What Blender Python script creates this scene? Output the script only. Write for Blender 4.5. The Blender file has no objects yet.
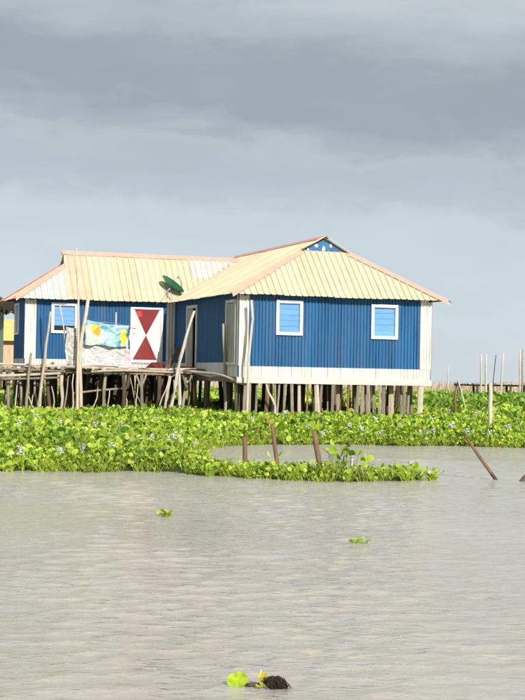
import bpy, math, random
import numpy as np
from mathutils import Vector, Matrix
R = math.radians
random.seed(7); rng = np.random.default_rng(11)
scn = bpy.context.scene
col = scn.collection

# ---------------------------------------------------------------- camera
cam = bpy.data.cameras.new('camera'); camo = bpy.data.objects.new('camera', cam); col.objects.link(camo)
cam.sensor_fit = 'VERTICAL'; cam.sensor_height = 36; cam.sensor_width = 27; cam.lens = 77
cam.clip_start = .1; cam.clip_end = 9000
camo.matrix_world = Matrix.Translation((0, 0, 1.6)) @ Matrix.Rotation(R(90 + 1.033), 4, 'X') @ Matrix.Rotation(R(1.03), 4, 'Z')
scn.camera = camo
# ---------------------------------------------------------------- light
SUN_EL, SUN_AZ = 28.0, 24.0            # the sun stands behind the camera, to its right
sd = Vector((math.sin(R(SUN_AZ)) * math.cos(R(SUN_EL)), -math.cos(R(SUN_AZ)) * math.cos(R(SUN_EL)), math.sin(R(SUN_EL))))
sl = bpy.data.lights.new('sun', 'SUN'); sl.energy = 5.0; sl.angle = R(.6); sl.color = (1, .945, .85)
so = bpy.data.objects.new('sun', sl); col.objects.link(so); so.rotation_euler = (-sd).to_track_quat('-Z', 'Y').to_euler()
so.location = (20, -40, 40)
scn.view_settings.view_transform = 'Standard'; scn.view_settings.look = 'None'
scn.view_settings.exposure = 0.16; scn.view_settings.gamma = 1
# ---------------------------------------------------------------- sky: daylight behind banks of storm cloud
w = bpy.data.worlds.new('World'); scn.world = w; w.use_nodes = True
nt = w.node_tree; nt.nodes.clear()
def N(t, **k):
    n = nt.nodes.new(t)
    for a, b in k.items(): setattr(n, a, b)
    return n
def L(a, b): nt.links.new(a, b)
def ramp_fill(n, stops):
    e = n.color_ramp.elements
    while len(e) > 1: e.remove(e[-1])
    e[0].position = stops[0][0]; e[0].color = (*stops[0][1], 1)
    for p, c in stops[1:]:
        q = e.new(p); q.color = (*c, 1)
def math_n(op, a=None, b=None, clamp=False):
    m = N('ShaderNodeMath', operation=op); m.use_clamp = clamp
    for i, v in enumerate((a, b)):
        if v is None: continue
        if isinstance(v, (int, float)): m.inputs[i].default_value = v
        else: L(v, m.inputs[i])
    return m.outputs[0]
sky = N('ShaderNodeTexSky', sky_type='NISHITA'); sky.sun_disc = False
sky.sun_elevation = R(SUN_EL); sky.sun_rotation = R(180 - SUN_AZ); sky.altitude = 0; sky.dust_density = 2.5
tc = N('ShaderNodeTexCoord'); sep = N('ShaderNodeSeparateXYZ'); L(tc.outputs['Generated'], sep.inputs[0])
mp = N('ShaderNodeMapping'); mp.inputs['Scale'].default_value = (3.4, 3.4, 22); L(tc.outputs['Generated'], mp.inputs[0])
n1 = N('ShaderNodeTexNoise'); n1.inputs['Scale'].default_value = 1.0; n1.inputs['Detail'].default_value = 6; n1.inputs['Roughness'].default_value = .52; L(mp.outputs[0], n1.inputs['Vector'])
mp2 = N('ShaderNodeMapping'); mp2.inputs['Scale'].default_value = (9, 9, 34); mp2.inputs['Location'].default_value = (3, 5, 1); L(tc.outputs['Generated'], mp2.inputs[0])
n2 = N('ShaderNodeTexNoise'); n2.inputs['Scale'].default_value = 1.2; n2.inputs['Detail'].default_value = 7; n2.inputs['Roughness'].default_value = .55; L(mp2.outputs[0], n2.inputs['Vector'])
# cloud base height wanders with the noise; the bank also drops gently to the right
d1 = math_n('MULTIPLY', math_n('SUBTRACT', n1.outputs[0], .5), .05)
d2 = math_n('MULTIPLY', math_n('SUBTRACT', n2.outputs[0], .5), .035)
mp3 = N('ShaderNodeMapping'); mp3.inputs['Scale'].default_value = (20, 20, 46); mp3.inputs['Location'].default_value = (1, 2, 7); L(tc.outputs['Generated'], mp3.inputs[0])
n3 = N('ShaderNodeTexNoise'); n3.inputs['Scale'].default_value = 1.0; n3.inputs['Detail'].default_value = 9; n3.inputs['Roughness'].default_value = .58; n3.inputs['Distortion'].default_value = .35; L(mp3.outputs[0], n3.inputs['Vector'])
d3 = math_n('MULTIPLY', math_n('SUBTRACT', n3.outputs[0], .5), .040)
tilt = math_n('ADD', math_n('MULTIPLY', sep.outputs[0], .06), d3)
el = math_n('ADD', math_n('ADD', math_n('ADD', sep.outputs[2], d1), d2), tilt)
rp = N('ShaderNodeValToRGB'); rp.color_ramp.interpolation = 'EASE'; L(el, rp.inputs[0])
def g(r, gg, b): return tuple(((c / 255 + .055) / 1.055) ** 2.4 * q for c, q in zip((r, gg, b), (1.03, 1.0, .985)))
ramp_fill(rp, [(0, g(194, 207, 214)), (.06, g(188, 202, 211)), (.108, g(182, 196, 205)), (.124, g(170, 183, 192)), (.140, g(166, 178, 187)), (.152, g(168, 180, 188)), (.163, g(155, 167, 176)),
               (.176, g(143, 156, 165)), (.200, g(145, 157, 165)), (.228, g(163, 174, 182)), (.262, g(178, 188, 195)), (.33, g(164, 175, 182)), (.42, g(180, 190, 196)), (.56, g(168, 178, 185)), (.75, g(180, 190, 196)), (1, g(172, 182, 189))])
br = math_n('ADD', math_n('MULTIPLY', math_n('SUBTRACT', n2.outputs[0], .5), .20), 1.0)
cb = N('ShaderNodeVectorMath', operation='SCALE'); L(rp.outputs[0], cb.inputs[0]); L(br, cb.inputs['Scale'])
cb2 = N('ShaderNodeVectorMath', operation='SCALE'); L(cb.outputs[0], cb2.inputs[0]); cb2.inputs['Scale'].default_value = 1.09
sk2 = N('ShaderNodeVectorMath', operation='SCALE'); L(sky.outputs[0], sk2.inputs[0]); sk2.inputs['Scale'].default_value = .1
mx = N('ShaderNodeMix', data_type='RGBA'); mx.inputs['Factor'].default_value = .93
L(sk2.outputs[0], mx.inputs[6]); L(cb2.outputs[0], mx.inputs[7])
bg = N('ShaderNodeBackground'); bg.inputs['Strength'].default_value = 1.0; L(mx.outputs[2], bg.inputs[0])
wo = N('ShaderNodeOutputWorld'); L(bg.outputs[0], wo.inputs[0])

# ---------------------------------------------------------------- materials
M = {}
def material(name, base, rough=.7, var=.25, scale=6., stretch=(1, 1, 1), dark=None, dirt=0., bump=0., bump_scale=40., spec=.3, per_obj=0.):
    """principled paint/wood/metal: two noises vary the base colour, a third lays dirt patches; per_obj varies it from piece to piece"""
    m = bpy.data.materials.new(name); m.use_nodes = True; t = m.node_tree; n = t.nodes; lk = t.links.new
    p = n['Principled BSDF']; p.inputs['Roughness'].default_value = rough; p.inputs['Specular IOR Level'].default_value = spec
    tc = n.new('ShaderNodeTexCoord'); mp = n.new('ShaderNodeMapping'); mp.inputs['Scale'].default_value = stretch; lk(tc.outputs['Object'], mp.inputs[0])
    oi = n.new('ShaderNodeObjectInfo')
    ad = n.new('ShaderNodeVectorMath'); ad.operation = 'ADD'; lk(mp.outputs[0], ad.inputs[0])
    sc = n.new('ShaderNodeVectorMath'); sc.operation = 'SCALE'; lk(oi.outputs['Random'], sc.inputs[0]); sc.inputs['Scale'].default_value = 37.; lk(sc.outputs[0], ad.inputs[1])
    ns = n.new('ShaderNodeTexNoise'); ns.inputs['Scale'].default_value = scale; ns.inputs['Detail'].default_value = 6; ns.inputs['Roughness'].default_value = .6; lk(ad.outputs[0], ns.inputs['Vector'])
    rp = n.new('ShaderNodeValToRGB'); lk(ns.outputs[0], rp.inputs[0])
    d = dark if dark else tuple(c * (1 - var * 1.6) for c in base)
    ramp_fill(rp, [(.30, d), (.52, base), (.75, tuple(min(1, c * (1 + var * .5)) for c in base))])
    out = rp.outputs[0]
    if dirt:
        n2 = n.new('ShaderNodeTexNoise'); n2.inputs['Scale'].default_value = scale * .33; n2.inputs['Detail'].default_value = 8; n2.inputs['Roughness'].default_value = .7; lk(ad.outputs[0], n2.inputs['Vector'])
        r2 = n.new('ShaderNodeValToRGB'); lk(n2.outputs[0], r2.inputs[0]); ramp_fill(r2, [(.50, (0, 0, 0)), (.72, (dirt, dirt, dirt))])
        mi = n.new('ShaderNodeMix'); mi.data_type = 'RGBA'; lk(r2.outputs[0], mi.inputs['Factor']); lk(out, mi.inputs[6]); mi.inputs[7].default_value = (.22, .17, .12, 1); out = mi.outputs[2]
    if per_obj:
        hs = n.new('ShaderNodeHueSaturation'); mr = n.new('ShaderNodeMapRange'); lk(oi.outputs['Random'], mr.inputs[0]); mr.inputs[3].default_value = 1 - per_obj; mr.inputs[4].default_value = 1 + per_obj * .6
        lk(mr.outputs[0], hs.inputs['Value']); lk(out, hs.inputs['Color']); out = hs.outputs[0]
    lk(out, p.inputs['Base Color'])
    if bump:
        nb = n.new('ShaderNodeTexNoise'); nb.inputs['Scale'].default_value = bump_scale; nb.inputs['Detail'].default_value = 4; lk(ad.outputs[0], nb.inputs['Vector'])
        b = n.new('ShaderNodeBump'); b.inputs['Strength'].default_value = bump; b.inputs['Distance'].default_value = .01; lk(nb.outputs[0], b.inputs['Height']); lk(b.outputs[0], p.inputs['Normal'])
    M[name] = m; return m
material('blue_paint', (.017, .112, .265), .55, .16, 2.4, (2, 2, .3), dirt=.16, spec=.35)
material('white_paint', (.70, .675, .63), .65, .14, 4, (2, 2, .4), dirt=.45, per_obj=.04)
material('trim_white', (.80, .79, .77), .5, .08, 6, dirt=.2)
material('grey_board', (.42, .40, .37), .75, .22, 5, (3, 3, .5), dirt=.4)
material('beam_paint', (.66, .59, .50), .7, .14, 4, (.6, 3, 3), dirt=.4, bump=.2)
material('cream_sheet', (.545, .475, .34), .75, .07, 2.5, (1, 1, 1), dirt=.26, spec=.12, per_obj=.09)
material('salmon_sheet', (.60, .41, .295), .75, .08, 2.5, dirt=.12, per_obj=.05)
material('white_sheet', (.53, .525, .49), .42, .08, 2.5, dirt=.12, per_obj=.05)
material('pale_sheet', (.545, .53, .475), .75, .08, 2.5, dirt=.12, spec=.12)
material('pink_cap', (.76, .33, .26), .65, .10, 4, dirt=.06)
material('louvre_blue', (.12, .30, .58), .22, .12, 1.5, (1, 1, 6), spec=.6, per_obj=.14)
material('dark_void', (.02, .02, .022), .9)
material('maroon_paint', (.19, .012, .016), .45, .2, 3, dirt=.15)
material('red_paint', (.55, .03, .03), .45, .2, 3)
material('wood_grey', (.285, .24, .19), .85, .32, 5, (7, 7, .8), bump=.5, per_obj=.28)
material('wood_pale', (.50, .43, .34), .85, .25, 5, (7, 7, .8), bump=.5, per_obj=.15)
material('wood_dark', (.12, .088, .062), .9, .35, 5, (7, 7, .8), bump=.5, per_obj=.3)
material('wood_brown', (.20, .118, .07), .8, .3, 5, (7, 7, .8), bump=.5, per_obj=.12)
material('bleached_wood', (.50, .455, .395), .8, .16, 5, (7, 7, .8), bump=.4)
material('dish_green', (.012, .30, .18), .4, .15, 4, spec=.4)
material('metal_grey', (.3, .3, .3), .5, .2, 10)
material('maroon_cloth', (.14, .02, .025), .9, .35, 8, bump=.4)
material('orange_cloth', (.66, .30, .06), .9, .3, 9, bump=.4)
material('pink_cloth', (.80, .52, .58), .9, .15, 9, bump=.3)
material('yellow_roof', (.72, .50, .17), .6, .12, 3, (4, 1, 1), dirt=.15)
material('tan_wall', (.56, .41, .27), .8, .15, 4, (5, 5, .5), dirt=.2)
material('thatch', (.055, .04, .03), .95, .4, 12, (1, 1, .2), bump=.8)
material('green_grey_wall', (.20, .26, .22), .8, .2, 4, (3, 3, .4), dirt=.4)
material('reed', (.42, .33, .21), .9, .3, .5, per_obj=.1)
material('root_mass', (.030, .022, .017), .9, .5, 30, bump=1, bump_scale=120)
material('petal', (.74, .70, .77), .7, .12, 20)
material('petal_deep', (.36, .26, .52), .7, .12, 20)

def rework(name, fn):
    m = M[name]; t = m.node_tree; p = t.nodes['Principled BSDF']; src = p.inputs['Base Color'].links[0].from_socket; tc = next(q for q in t.nodes if q.type == 'TEX_COORD')
    t.links.new(fn(t.nodes, t.links.new, tc.outputs['Object'], src), p.inputs['Base Color'])
def sheet_wear(n, lk, oc, src):
    # every wall sheet has faded a little differently, and thin runs of grime hang from its nails
    sn_ = n.new('ShaderNodeVectorMath'); sn_.operation = 'SNAP'; lk(oc, sn_.inputs[0]); sn_.inputs[1].default_value = (.78, .78, 20)
    wn = n.new('ShaderNodeTexWhiteNoise'); lk(sn_.outputs[0], wn.inputs['Vector'])
    mr = n.new('ShaderNodeMapRange'); lk(wn.outputs['Value'], mr.inputs[0]); mr.inputs[3].default_value = .88; mr.inputs[4].default_value = 1.10
    hs = n.new('ShaderNodeHueSaturation'); lk(src, hs.inputs['Color']); lk(mr.outputs[0], hs.inputs['Value'])
    mp = n.new('ShaderNodeMapping'); mp.inputs['Scale'].default_value = (14, 14, .9); lk(oc, mp.inputs[0])
    ns = n.new('ShaderNodeTexNoise'); ns.inputs['Scale'].default_value = 1.; ns.inputs['Detail'].default_value = 6; lk(mp.outputs[0], ns.inputs['Vector'])
    r = n.new('ShaderNodeValToRGB'); lk(ns.outputs[0], r.inputs[0]); ramp_fill(r, [(.58, (0, 0, 0)), (.76, (.4, .4, .4))])
    mi = n.new('ShaderNodeMix'); mi.data_type = 'RGBA'; lk(r.outputs[0], mi.inputs['Factor']); lk(hs.outputs[0], mi.inputs[6]); mi.inputs[7].default_value = (.13, .14, .15, 1)
    return mi.outputs[2]
rework('blue_paint', sheet_wear)
material('wood_stake', (.20, .118, .07), .8, .3, 5, (7, 7, .8), bump=.6, per_obj=.12)
def wet_band(n, lk, oc, src):
    # soaked, algae-stained wood up to a ragged line a hand above the water (the stake's foot is 0.5 m below it)
    sp = n.new('ShaderNodeSeparateXYZ'); lk(oc, sp.inputs[0]); ns = n.new('ShaderNodeTexNoise'); ns.inputs['Scale'].default_value = 18; lk(oc, ns.inputs['Vector'])
    a = n.new('ShaderNodeMath'); a.operation = 'MULTIPLY_ADD'; lk(ns.outputs[0], a.inputs[0]); a.inputs[1].default_value = .12; lk(sp.outputs[2], a.inputs[2])
    mr = n.new('ShaderNodeMapRange'); lk(a.outputs[0], mr.inputs[0]); mr.inputs[1].default_value = .62; mr.inputs[2].default_value = .70; mr.inputs[3].default_value = .85; mr.inputs[4].default_value = 0
    mi = n.new('ShaderNodeMix'); mi.data_type = 'RGBA'; lk(mr.outputs[0], mi.inputs['Factor']); lk(src, mi.inputs[6]); mi.inputs[7].default_value = (.045, .042, .025, 1)
    return mi.outputs[2]
rework('wood_stake', wet_band)
def vcol_mat(name, rough=.45, trans=.3, spec=.35):
    m = bpy.data.materials.new(name); m.use_nodes = True; t = m.node_tree; n = t.nodes; lk = t.links.new
    p = n['Principled BSDF']; p.inputs['Roughness'].default_value = rough; p.inputs['Specular IOR Level'].default_value = spec
    a = n.new('ShaderNodeVertexColor'); a.layer_name = 'Col'
    tc = n.new('ShaderNodeTexCoord'); ns = n.new('ShaderNodeTexNoise'); ns.inputs['Scale'].default_value = 30; ns.inputs['Detail'].default_value = 3; lk(tc.outputs['Object'], ns.inputs['Vector'])
    mr = n.new('ShaderNodeMapRange'); lk(ns.outputs[0], mr.inputs[0]); mr.inputs[1].default_value = .3; mr.inputs[2].default_value = .7; mr.inputs[3].default_value = .82; mr.inputs[4].default_value = 1.12
    v = n.new('ShaderNodeVectorMath'); v.operation = 'SCALE'; lk(a.outputs[0], v.inputs[0]); lk(mr.outputs[0], v.inputs['Scale'])
    lk(v.outputs[0], p.inputs['Base Color'])
    if trans:
        tr = n.new('ShaderNodeBsdfTranslucent'); v2 = n.new('ShaderNodeVectorMath'); v2.operation = 'MULTIPLY'; lk(v.outputs[0], v2.inputs[0]); v2.inputs[1].default_value = (1.25, 1.15, .5); lk(v2.outputs[0], tr.inputs[0])
        ms = n.new('ShaderNodeMixShader'); ms.inputs[0].default_value = trans; lk(p.outputs[0], ms.inputs[1]); lk(tr.outputs[0], ms.inputs[2]); lk(ms.outputs[0], n['Material Output'].inputs[0])
    M[name] = m; return m
vcol_mat('leaf', .42, .32, .4); vcol_mat('print_cloth', .9, .15, .1)

def water_mat():
    """turbid lagoon: silt lit from above inside the water (smooth), under a rippled, mirror-like surface weighted by Fresnel"""
    m = bpy.data.materials.new('lake_water'); m.use_nodes = True; t = m.node_tree; n = t.nodes; lk = t.links.new
    n.remove(n['Principled BSDF'])
    tc = n.new('ShaderNodeTexCoord')
    ns = n.new('ShaderNodeTexNoise'); ns.inputs['Scale'].default_value = .35; ns.inputs['Detail'].default_value = 5; lk(tc.outputs['Object'], ns.inputs['Vector'])
    rp = n.new('ShaderNodeValToRGB'); lk(ns.outputs[0], rp.inputs[0]); ramp_fill(rp, [(.35, (.42, .39, .335)), (.65, (.47, .44, .38))])
    df = n.new('ShaderNodeBsdfDiffuse'); lk(rp.outputs[0], df.inputs['Color'])
    gl = n.new('ShaderNodeBsdfGlossy'); gl.inputs['Roughness'].default_value = .06; gl.inputs['Color'].default_value = (1, 1, 1, 1)
    fr = n.new('ShaderNodeFresnel'); fr.inputs['IOR'].default_value = 1.33
    h = None
    for sc, st, dist in ((2.0, (.5, 1, 1), .010), (5., (.5, 1, 1), .018), (11., (.5, 1, 1), .022), (24., (.5, 1, 1), .015), (50., (.55, 1, 1), .006)):
        mp = n.new('ShaderNodeMapping'); mp.inputs['Scale'].default_value = st; mp.inputs['Rotation'].default_value = (0, 0, R(7)); lk(tc.outputs['Object'], mp.inputs[0])
        q = n.new('ShaderNodeTexNoise'); q.inputs['Scale'].default_value = sc; q.inputs['Detail'].default_value = 2.5; q.inputs['Roughness'].default_value = .55; q.inputs['Distortion'].default_value = .3; lk(mp.outputs[0], q.inputs['Vector'])
        b = n.new('ShaderNodeBump'); b.inputs['Strength'].default_value = 1; b.inputs['Distance'].default_value = dist; lk(q.outputs[0], b.inputs['Height'])
        if h: lk(h.outputs[0], b.inputs['Normal'])
        h = b
    sm = n.new('ShaderNodeMix'); sm.data_type = 'VECTOR'; sm.inputs[0].default_value = .42; ge = n.new('ShaderNodeNewGeometry'); lk(ge.outputs['Normal'], sm.inputs[4]); lk(h.outputs[0], sm.inputs[5])
    nz = n.new('ShaderNodeVectorMath'); nz.operation = 'NORMALIZE'; lk(sm.outputs[1], nz.inputs[0]); lk(nz.outputs[0], df.inputs['Normal'])
    lk(h.outputs[0], gl.inputs['Normal']); lk(h.outputs[0], fr.inputs['Normal'])
    ms = n.new('ShaderNodeMixShader'); lk(fr.outputs[0], ms.inputs[0]); lk(df.outputs[0], ms.inputs[1]); lk(gl.outputs[0], ms.inputs[2]); lk(ms.outputs[0], n['Material Output'].inputs[0])
    M['lake_water'] = m
water_mat()

# ---------------------------------------------------------------- mesh helpers
class MB:
    def __init__(s): s.v = []; s.f = []; s.c = []
    def add(s, v, f):
        o = len(s.v); s.v += [tuple(p) for p in v]; s.f += [tuple(i + o for i in q) for q in f]; return s
    def box(s, x0, x1, y0, y1, z0, z1):
        return s.add([(x0, y0, z0), (x1, y0, z0), (x1, y1, z0), (x0, y1, z0), (x0, y0, z1), (x1, y0, z1), (x1, y1, z1), (x0, y1, z1)],
                     [(0, 3, 2, 1), (4, 5, 6, 7), (0, 1, 5, 4), (1, 2, 6, 5), (2, 3, 7, 6), (3, 0, 4, 7)])
    def tube(s, pts, rad, sides=7, wob=0., squash=1.):
        pts = [Vector(p) for p in pts]; n = len(pts); rings = []
        if not hasattr(rad, '__len__'): rad = [rad] * n
        for i, p in enumerate(pts):
            d = (pts[min(i + 1, n - 1)] - pts[max(i - 1, 0)]).normalized()
            a = d.cross(Vector((0, 0, 1)));  a = a.normalized() if a.length > .2 else d.cross(Vector((0, 1, 0))).normalized()
            b = d.cross(a)
            for k in range(sides):
                t = 2 * math.pi * k / sides + .3; r = rad[i] * (1 + random.uniform(-wob, wob))
                rings.append(p + a * math.cos(t) * r + b * math.sin(t) * r * squash)
        f = []
        for i in range(n - 1):
            for k in range(sides):
                k2 = (k + 1) % sides; f.append((i * sides + k, i * sides + k2, (i + 1) * sides + k2, (i + 1) * sides + k))
        f.append(tuple(range(sides))[::-1]); f.append(tuple(range((n - 1) * sides, n * sides)))
        return s.add(rings, f)
    def lathe(s, prof, sides=24, mtx=None):
        v = []; f = []
        for r, z in prof:
            for k in range(sides):
                t = 2 * math.pi * k / sides; p = Vector((r * math.cos(t), r * math.sin(t), z)); v.append(mtx @ p if mtx else p)
        for i in range(len(prof) - 1):
            for k in range(sides):
                k2 = (k + 1) % sides; f.append((i * sides + k, i * sides + k2, (i + 1) * sides + k2, (i + 1) * sides + k))
        return s.add(v, f)
    def build(s, name, mat, parent=None, smooth=False, loc=None):
        me = bpy.data.meshes.new(name); me.from_pydata(s.v, [], s.f); me.materials.append(M[mat]); me.update()
        if smooth: me.polygons.foreach_set('use_smooth', [True] * len(me.polygons))
        o = bpy.data.objects.new(name, me); col.objects.link(o); o.parent = parent
        if loc: o.location = loc
        return o
def tag(o, label, cat, group=None):
    o['label'] = label; o['category'] = cat
    if group: o['group'] = group
    return o
def kind(o, k): o['kind'] = k; return o
def empty(name, loc=(0, 0, 0), rz=0.):
    o = bpy.data.objects.new(name, None); col.objects.link(o); o.location = loc; o.rotation_euler = (0, 0, rz); o.empty_display_size = .2; return o
def wobble(pts, amp, n=7):
    """a hand-cut pole: the polyline resampled and bent a little"""
    pts = [Vector(p) for p in pts]; L_ = [0]
    for a, b in zip(pts, pts[1:]): L_.append(L_[-1] + (b - a).length)
    out = []
    for i in range(n):
        t = L_[-1] * i / (n - 1); j = max(k for k in range(len(pts) - 1) if L_[k] <= t + 1e-9); q = (t - L_[j]) / max(1e-6, L_[j + 1] - L_[j])
        p = pts[j].lerp(pts[j + 1], q)
        if 0 < i < n - 1: p = p + Vector((random.uniform(-amp, amp), random.uniform(-amp, amp), 0))
        out.append(p)
    return out
def taper(r0, r1, n): return [r0 + (r1 - r0) * i / (n - 1) for i in range(n)]

# house frame: origin below its near corner, x along the front wall, y back along the side wall
HA = math.atan(517 / 1497.); HC = Vector((-.67, 42., 0))
HM = Matrix.Translation(HC) @ Matrix.Rotation(HA, 4, 'Z')
def hw(x, y, z): return HM @ Vector((x, y, z))

# ---------------------------------------------------------------- water: one sheet to the horizon, rippled where near
def build_water():
    xs = np.concatenate([-np.geomspace(6000, 7.2, 26), np.arange(-7, 7.01, .085), np.geomspace(7.2, 6000, 26)])
    ys = np.concatenate([[-3000, -300, -40, 0, 2.5], np.arange(4, 14, .045), np.arange(14, 30, .075), np.arange(30, 46, .2), np.geomspace(46.5, 7000, 30)])
    X, Y = np.meshgrid(xs, ys); Z = np.zeros_like(X)
    r = np.random.default_rng(5)
    for i in range(110):
        wl = float(np.exp(r.uniform(np.log(.13), np.log(.45)))); a = r.normal(1.6, .8); k = 2 * np.pi / wl
        amp = .0024 * wl; ph = r.uniform(0, 6.28)
        Z += amp * np.sin(k * (X * np.cos(a) + Y * np.sin(a)) + ph)
    gust = .75 + .35 * np.sin(X * .55 + .3 * Y + 1) * np.sin(Y * .42 - X * .2 + .5)
    fade = np.clip((8.5 - np.abs(X)) / 1.5, 0, 1) * np.clip((46 - Y) / 14, 0, 1) * np.clip((Y - 3) / 2, 0, 1)
    Z *= gust * fade
    v = np.stack([X, Y, Z], -1).reshape(-1, 3); ny, nx = X.shape
    i = (np.arange(ny - 1)[:, None] * nx + np.arange(nx - 1)[None]).reshape(-1)
    q = np.stack([i, i + 1, i + nx + 1, i + nx], -1)
    return mesh_np('lake_water', v, q, None, 'lake_water')
def mesh_np(name, v, quads, colr, mat, tris=None):
    me = bpy.data.meshes.new(name); me.vertices.add(len(v)); me.vertices.foreach_set('co', v.astype(np.float32).ravel())
    nq = 0 if quads is None else len(quads); ntr = 0 if tris is None else len(tris)
    li = np.concatenate(([quads.ravel()] if nq else []) + ([tris.ravel()] if ntr else [])).astype(np.int32)
    me.loops.add(len(li)); me.loops.foreach_set('vertex_index', li); me.polygons.add(nq + ntr)
    st = np.concatenate([np.arange(nq) * 4, nq * 4 + np.arange(ntr) * 3]).astype(np.int32)
    me.polygons.foreach_set('loop_start', st)
    me.polygons.foreach_set('use_smooth', np.ones(nq + ntr, bool)); me.update(calc_edges=True)
    if colr is not None:
        a = me.color_attributes.new('Col', 'FLOAT_COLOR', 'POINT'); a.data.foreach_set('color', np.concatenate([colr, np.ones((len(v), 1))], 1).astype(np.float32).ravel())
    me.materials.append(M[mat]); me.validate()
    o = bpy.data.objects.new(name, me); col.objects.link(o); return o
kind(build_water(), 'structure')

# ================================================================ THE STILT HOUSE
W, YB, XL, YW, YWB = 5.92, 10.6, -4.88, 6.5, 8.35         # main block 0..W, wing XL..0 set back to YW
ZE, ZR, OV = 3.91, 5.72, .32                   # eave, ridge, overhang
house = tag(empty('stilt_house', HC, HA), 'blue corrugated stilt house with cream and pink ribbed metal roof', 'house')

def rib_profile(L_, pitch, amp, ph):
    """box ribs of a wall sheet as (s, out) pairs; every rib sits and stands a little differently"""
    out = []; k0 = int(math.floor(ph / pitch)) - 1
    for k in range(k0, k0 + int(L_ / pitch) + 4):
        j = (hash_(k) - .5) * pitch * .16; d = amp * (.75 + .5 * hash_(k + 77))
        for fx, fo in ((.0, d), (.22, d), (.52, -d), (.70, -d)): out.append((k * pitch + fx * pitch + j - ph, fo))
    return out
def hash_(k): return (math.sin(k * 91.17) * 43758.5453) % 1
def corr(L_, z0, z1, openings=(), pitch=.100, amp=.022, place=None, ph=0.):
    """ribbed sheet of length L_, with rectangular openings; place maps (s, out, z) into the house frame"""
    pr = rib_profile(L_, pitch, amp, ph); px_, po = [p[0] for p in pr], [p[1] for p in pr]
    xs = sorted(set([0., L_] + [p for p in px_ if 0 < p < L_] + [v for o in openings for v in (o[0], o[1])]))
    zs = sorted(set([z0, z1] + [v for o in openings for v in (o[2], o[3])]))
    mb = MB(); v = []; idx = {}
    for j, z in enumerate(zs):
        for i, x in enumerate(xs):
            idx[i, j] = len(v); v.append(place(x, float(np.interp(x, px_, po)), z))
    f = []
    for j in range(len(zs) - 1):
        for i in range(len(xs) - 1):
            xm, zm = (xs[i] + xs[i + 1]) / 2, (zs[j] + zs[j + 1]) / 2
            if any(o[0] < xm < o[1] and o[2] < zm < o[3] for o in openings): continue
            f.append((idx[i, j], idx[i + 1, j], idx[i + 1, j + 1], idx[i, j + 1]))
    return mb.add(v, f)
P_front = lambda off, x0=0: (lambda s, o, z: (x0 + s, -off - o, z))
P_side = lambda off, y0=0: (lambda s, o, z: (-off - o, y0 + s, z))
P_wing = lambda off, x0=XL: (lambda s, o, z: (x0 + s, YW - off - o, z))
ZT = 4.06
w1, w2 = (1.09, 1.89, 2.80, 3.79), (4.01, 4.85, 2.76, 3.76)
wl = (.82, 1.65, 2.86, 3.81)                   # wing window, measured from the wing's left end
dw = (3.36, 4.43, 1.99, 3.75)                  # wing door
sd1, sd2 = (4.06, 5.18, 1.70, 3.78), (.17, 1.11, 1.93, 3.78)
def inset(o, k=.03): return (o[0] + k, o[1] - k, o[2] + k, o[3] - k)
corr(W, 1.60, ZT, [inset(w1), inset(w2)], place=P_front(0)).build('wall', 'blue_paint', house)
corr(YW, 1.60, ZT, [inset(sd1), inset(sd2)], place=P_side(0)).build('wall', 'blue_paint', house)
corr(-XL, 1.75, ZT, [inset(wl), inset(dw)], place=P_wing(0)).build('wall', 'blue_paint', house)
corr(1.85, 1.75, ZT, [(.95, 1.60, 2.84, 3.78)], place=lambda s, o, z: (XL - o, YW + s, z)).build('wall', 'blue_paint', house)
corr(YB, 1.60, ZT, place=lambda s, o, z: (W + o, s, z)).build('wall', 'blue_paint', house)
corr(W, 1.60, ZT, place=lambda s, o, z: (s, YB + o, z)).build('wall', 'blue_paint', house)
corr(YB - YWB, 1.60, ZT, place=lambda s, o, z: (-o, YWB + s, z)).build('wall', 'blue_paint', house)
corr(-XL, 1.75, ZT, place=lambda s, o, z: (XL + s, YWB + o, z)).build('wall', 'blue_paint', house)
# white skirting sheets and corner strips stand a little proud of the blue wall
corr(W - .02, 1.585, 1.90, place=P_front(.008, .01), ph=.01).build('skirting', 'white_paint', house)
corr(YW - .02, 1.62, 1.91, [(4.03, 5.21, 1.5, 2.0)], place=P_side(.008, .01), ph=.01).build('skirting', 'white_paint', house)
corr(-XL - .02, 1.76, 2.045, place=P_wing(.008, XL + .01), ph=.01).build('skirting', 'white_paint', house)
corr(1.83, 1.76, 2.045, place=lambda s, o, z: (XL - .006 - o, YW + .01 + s, z), ph=.01).build('skirting', 'white_paint', house)
corr(.30, 1.905, ZT - .01, place=P_front(.017, -.012), ph=-.012).build('corner_strip', 'white_paint', house)
corr(.12, 1.915, ZT - .01, place=P_side(.017, -.01), ph=-.01).build('corner_strip', 'white_paint', house)
corr(.36, 1.905, ZT - .01, place=P_front(.017, W - .345), ph=W - .345).build('corner_strip', 'white_paint', house)
corr(.36, 1.905, ZT - .01, place=lambda s, o, z: (W + .017 + o, s, z)).build('corner_strip', 'white_paint', house)
corr(.37, 2.05, ZT - .01, place=P_wing(.017, XL - .012), ph=-.012).build('corner_strip', 'white_paint', house)
corr(.31, 2.05, ZT - .01, place=P_wing(.017, -.335), ph=-XL - .335).build('corner_strip', 'white_paint', house)
MB().box(-.05, W + .03, -.055, .05, 1.425, 1.583).build('sill_beam', 'beam_paint', house)
MB().box(-.05, .05, .06, YW, 1.45, 1.60).build('sill_beam', 'wood_grey', house)
MB().box(XL - .03, -.06, YW - .05, YW + .05, 1.58, 1.745).build('sill_beam', 'wood_grey', house)
MB().box(W - .05, W + .05, .06, YB, 1.45, 1.60).build('sill_beam', 'wood_grey', house)
MB().box(.06, W - .06, .08, YB - .05, 1.47, 1.56).build('floor', 'wood_dark', house)
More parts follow.
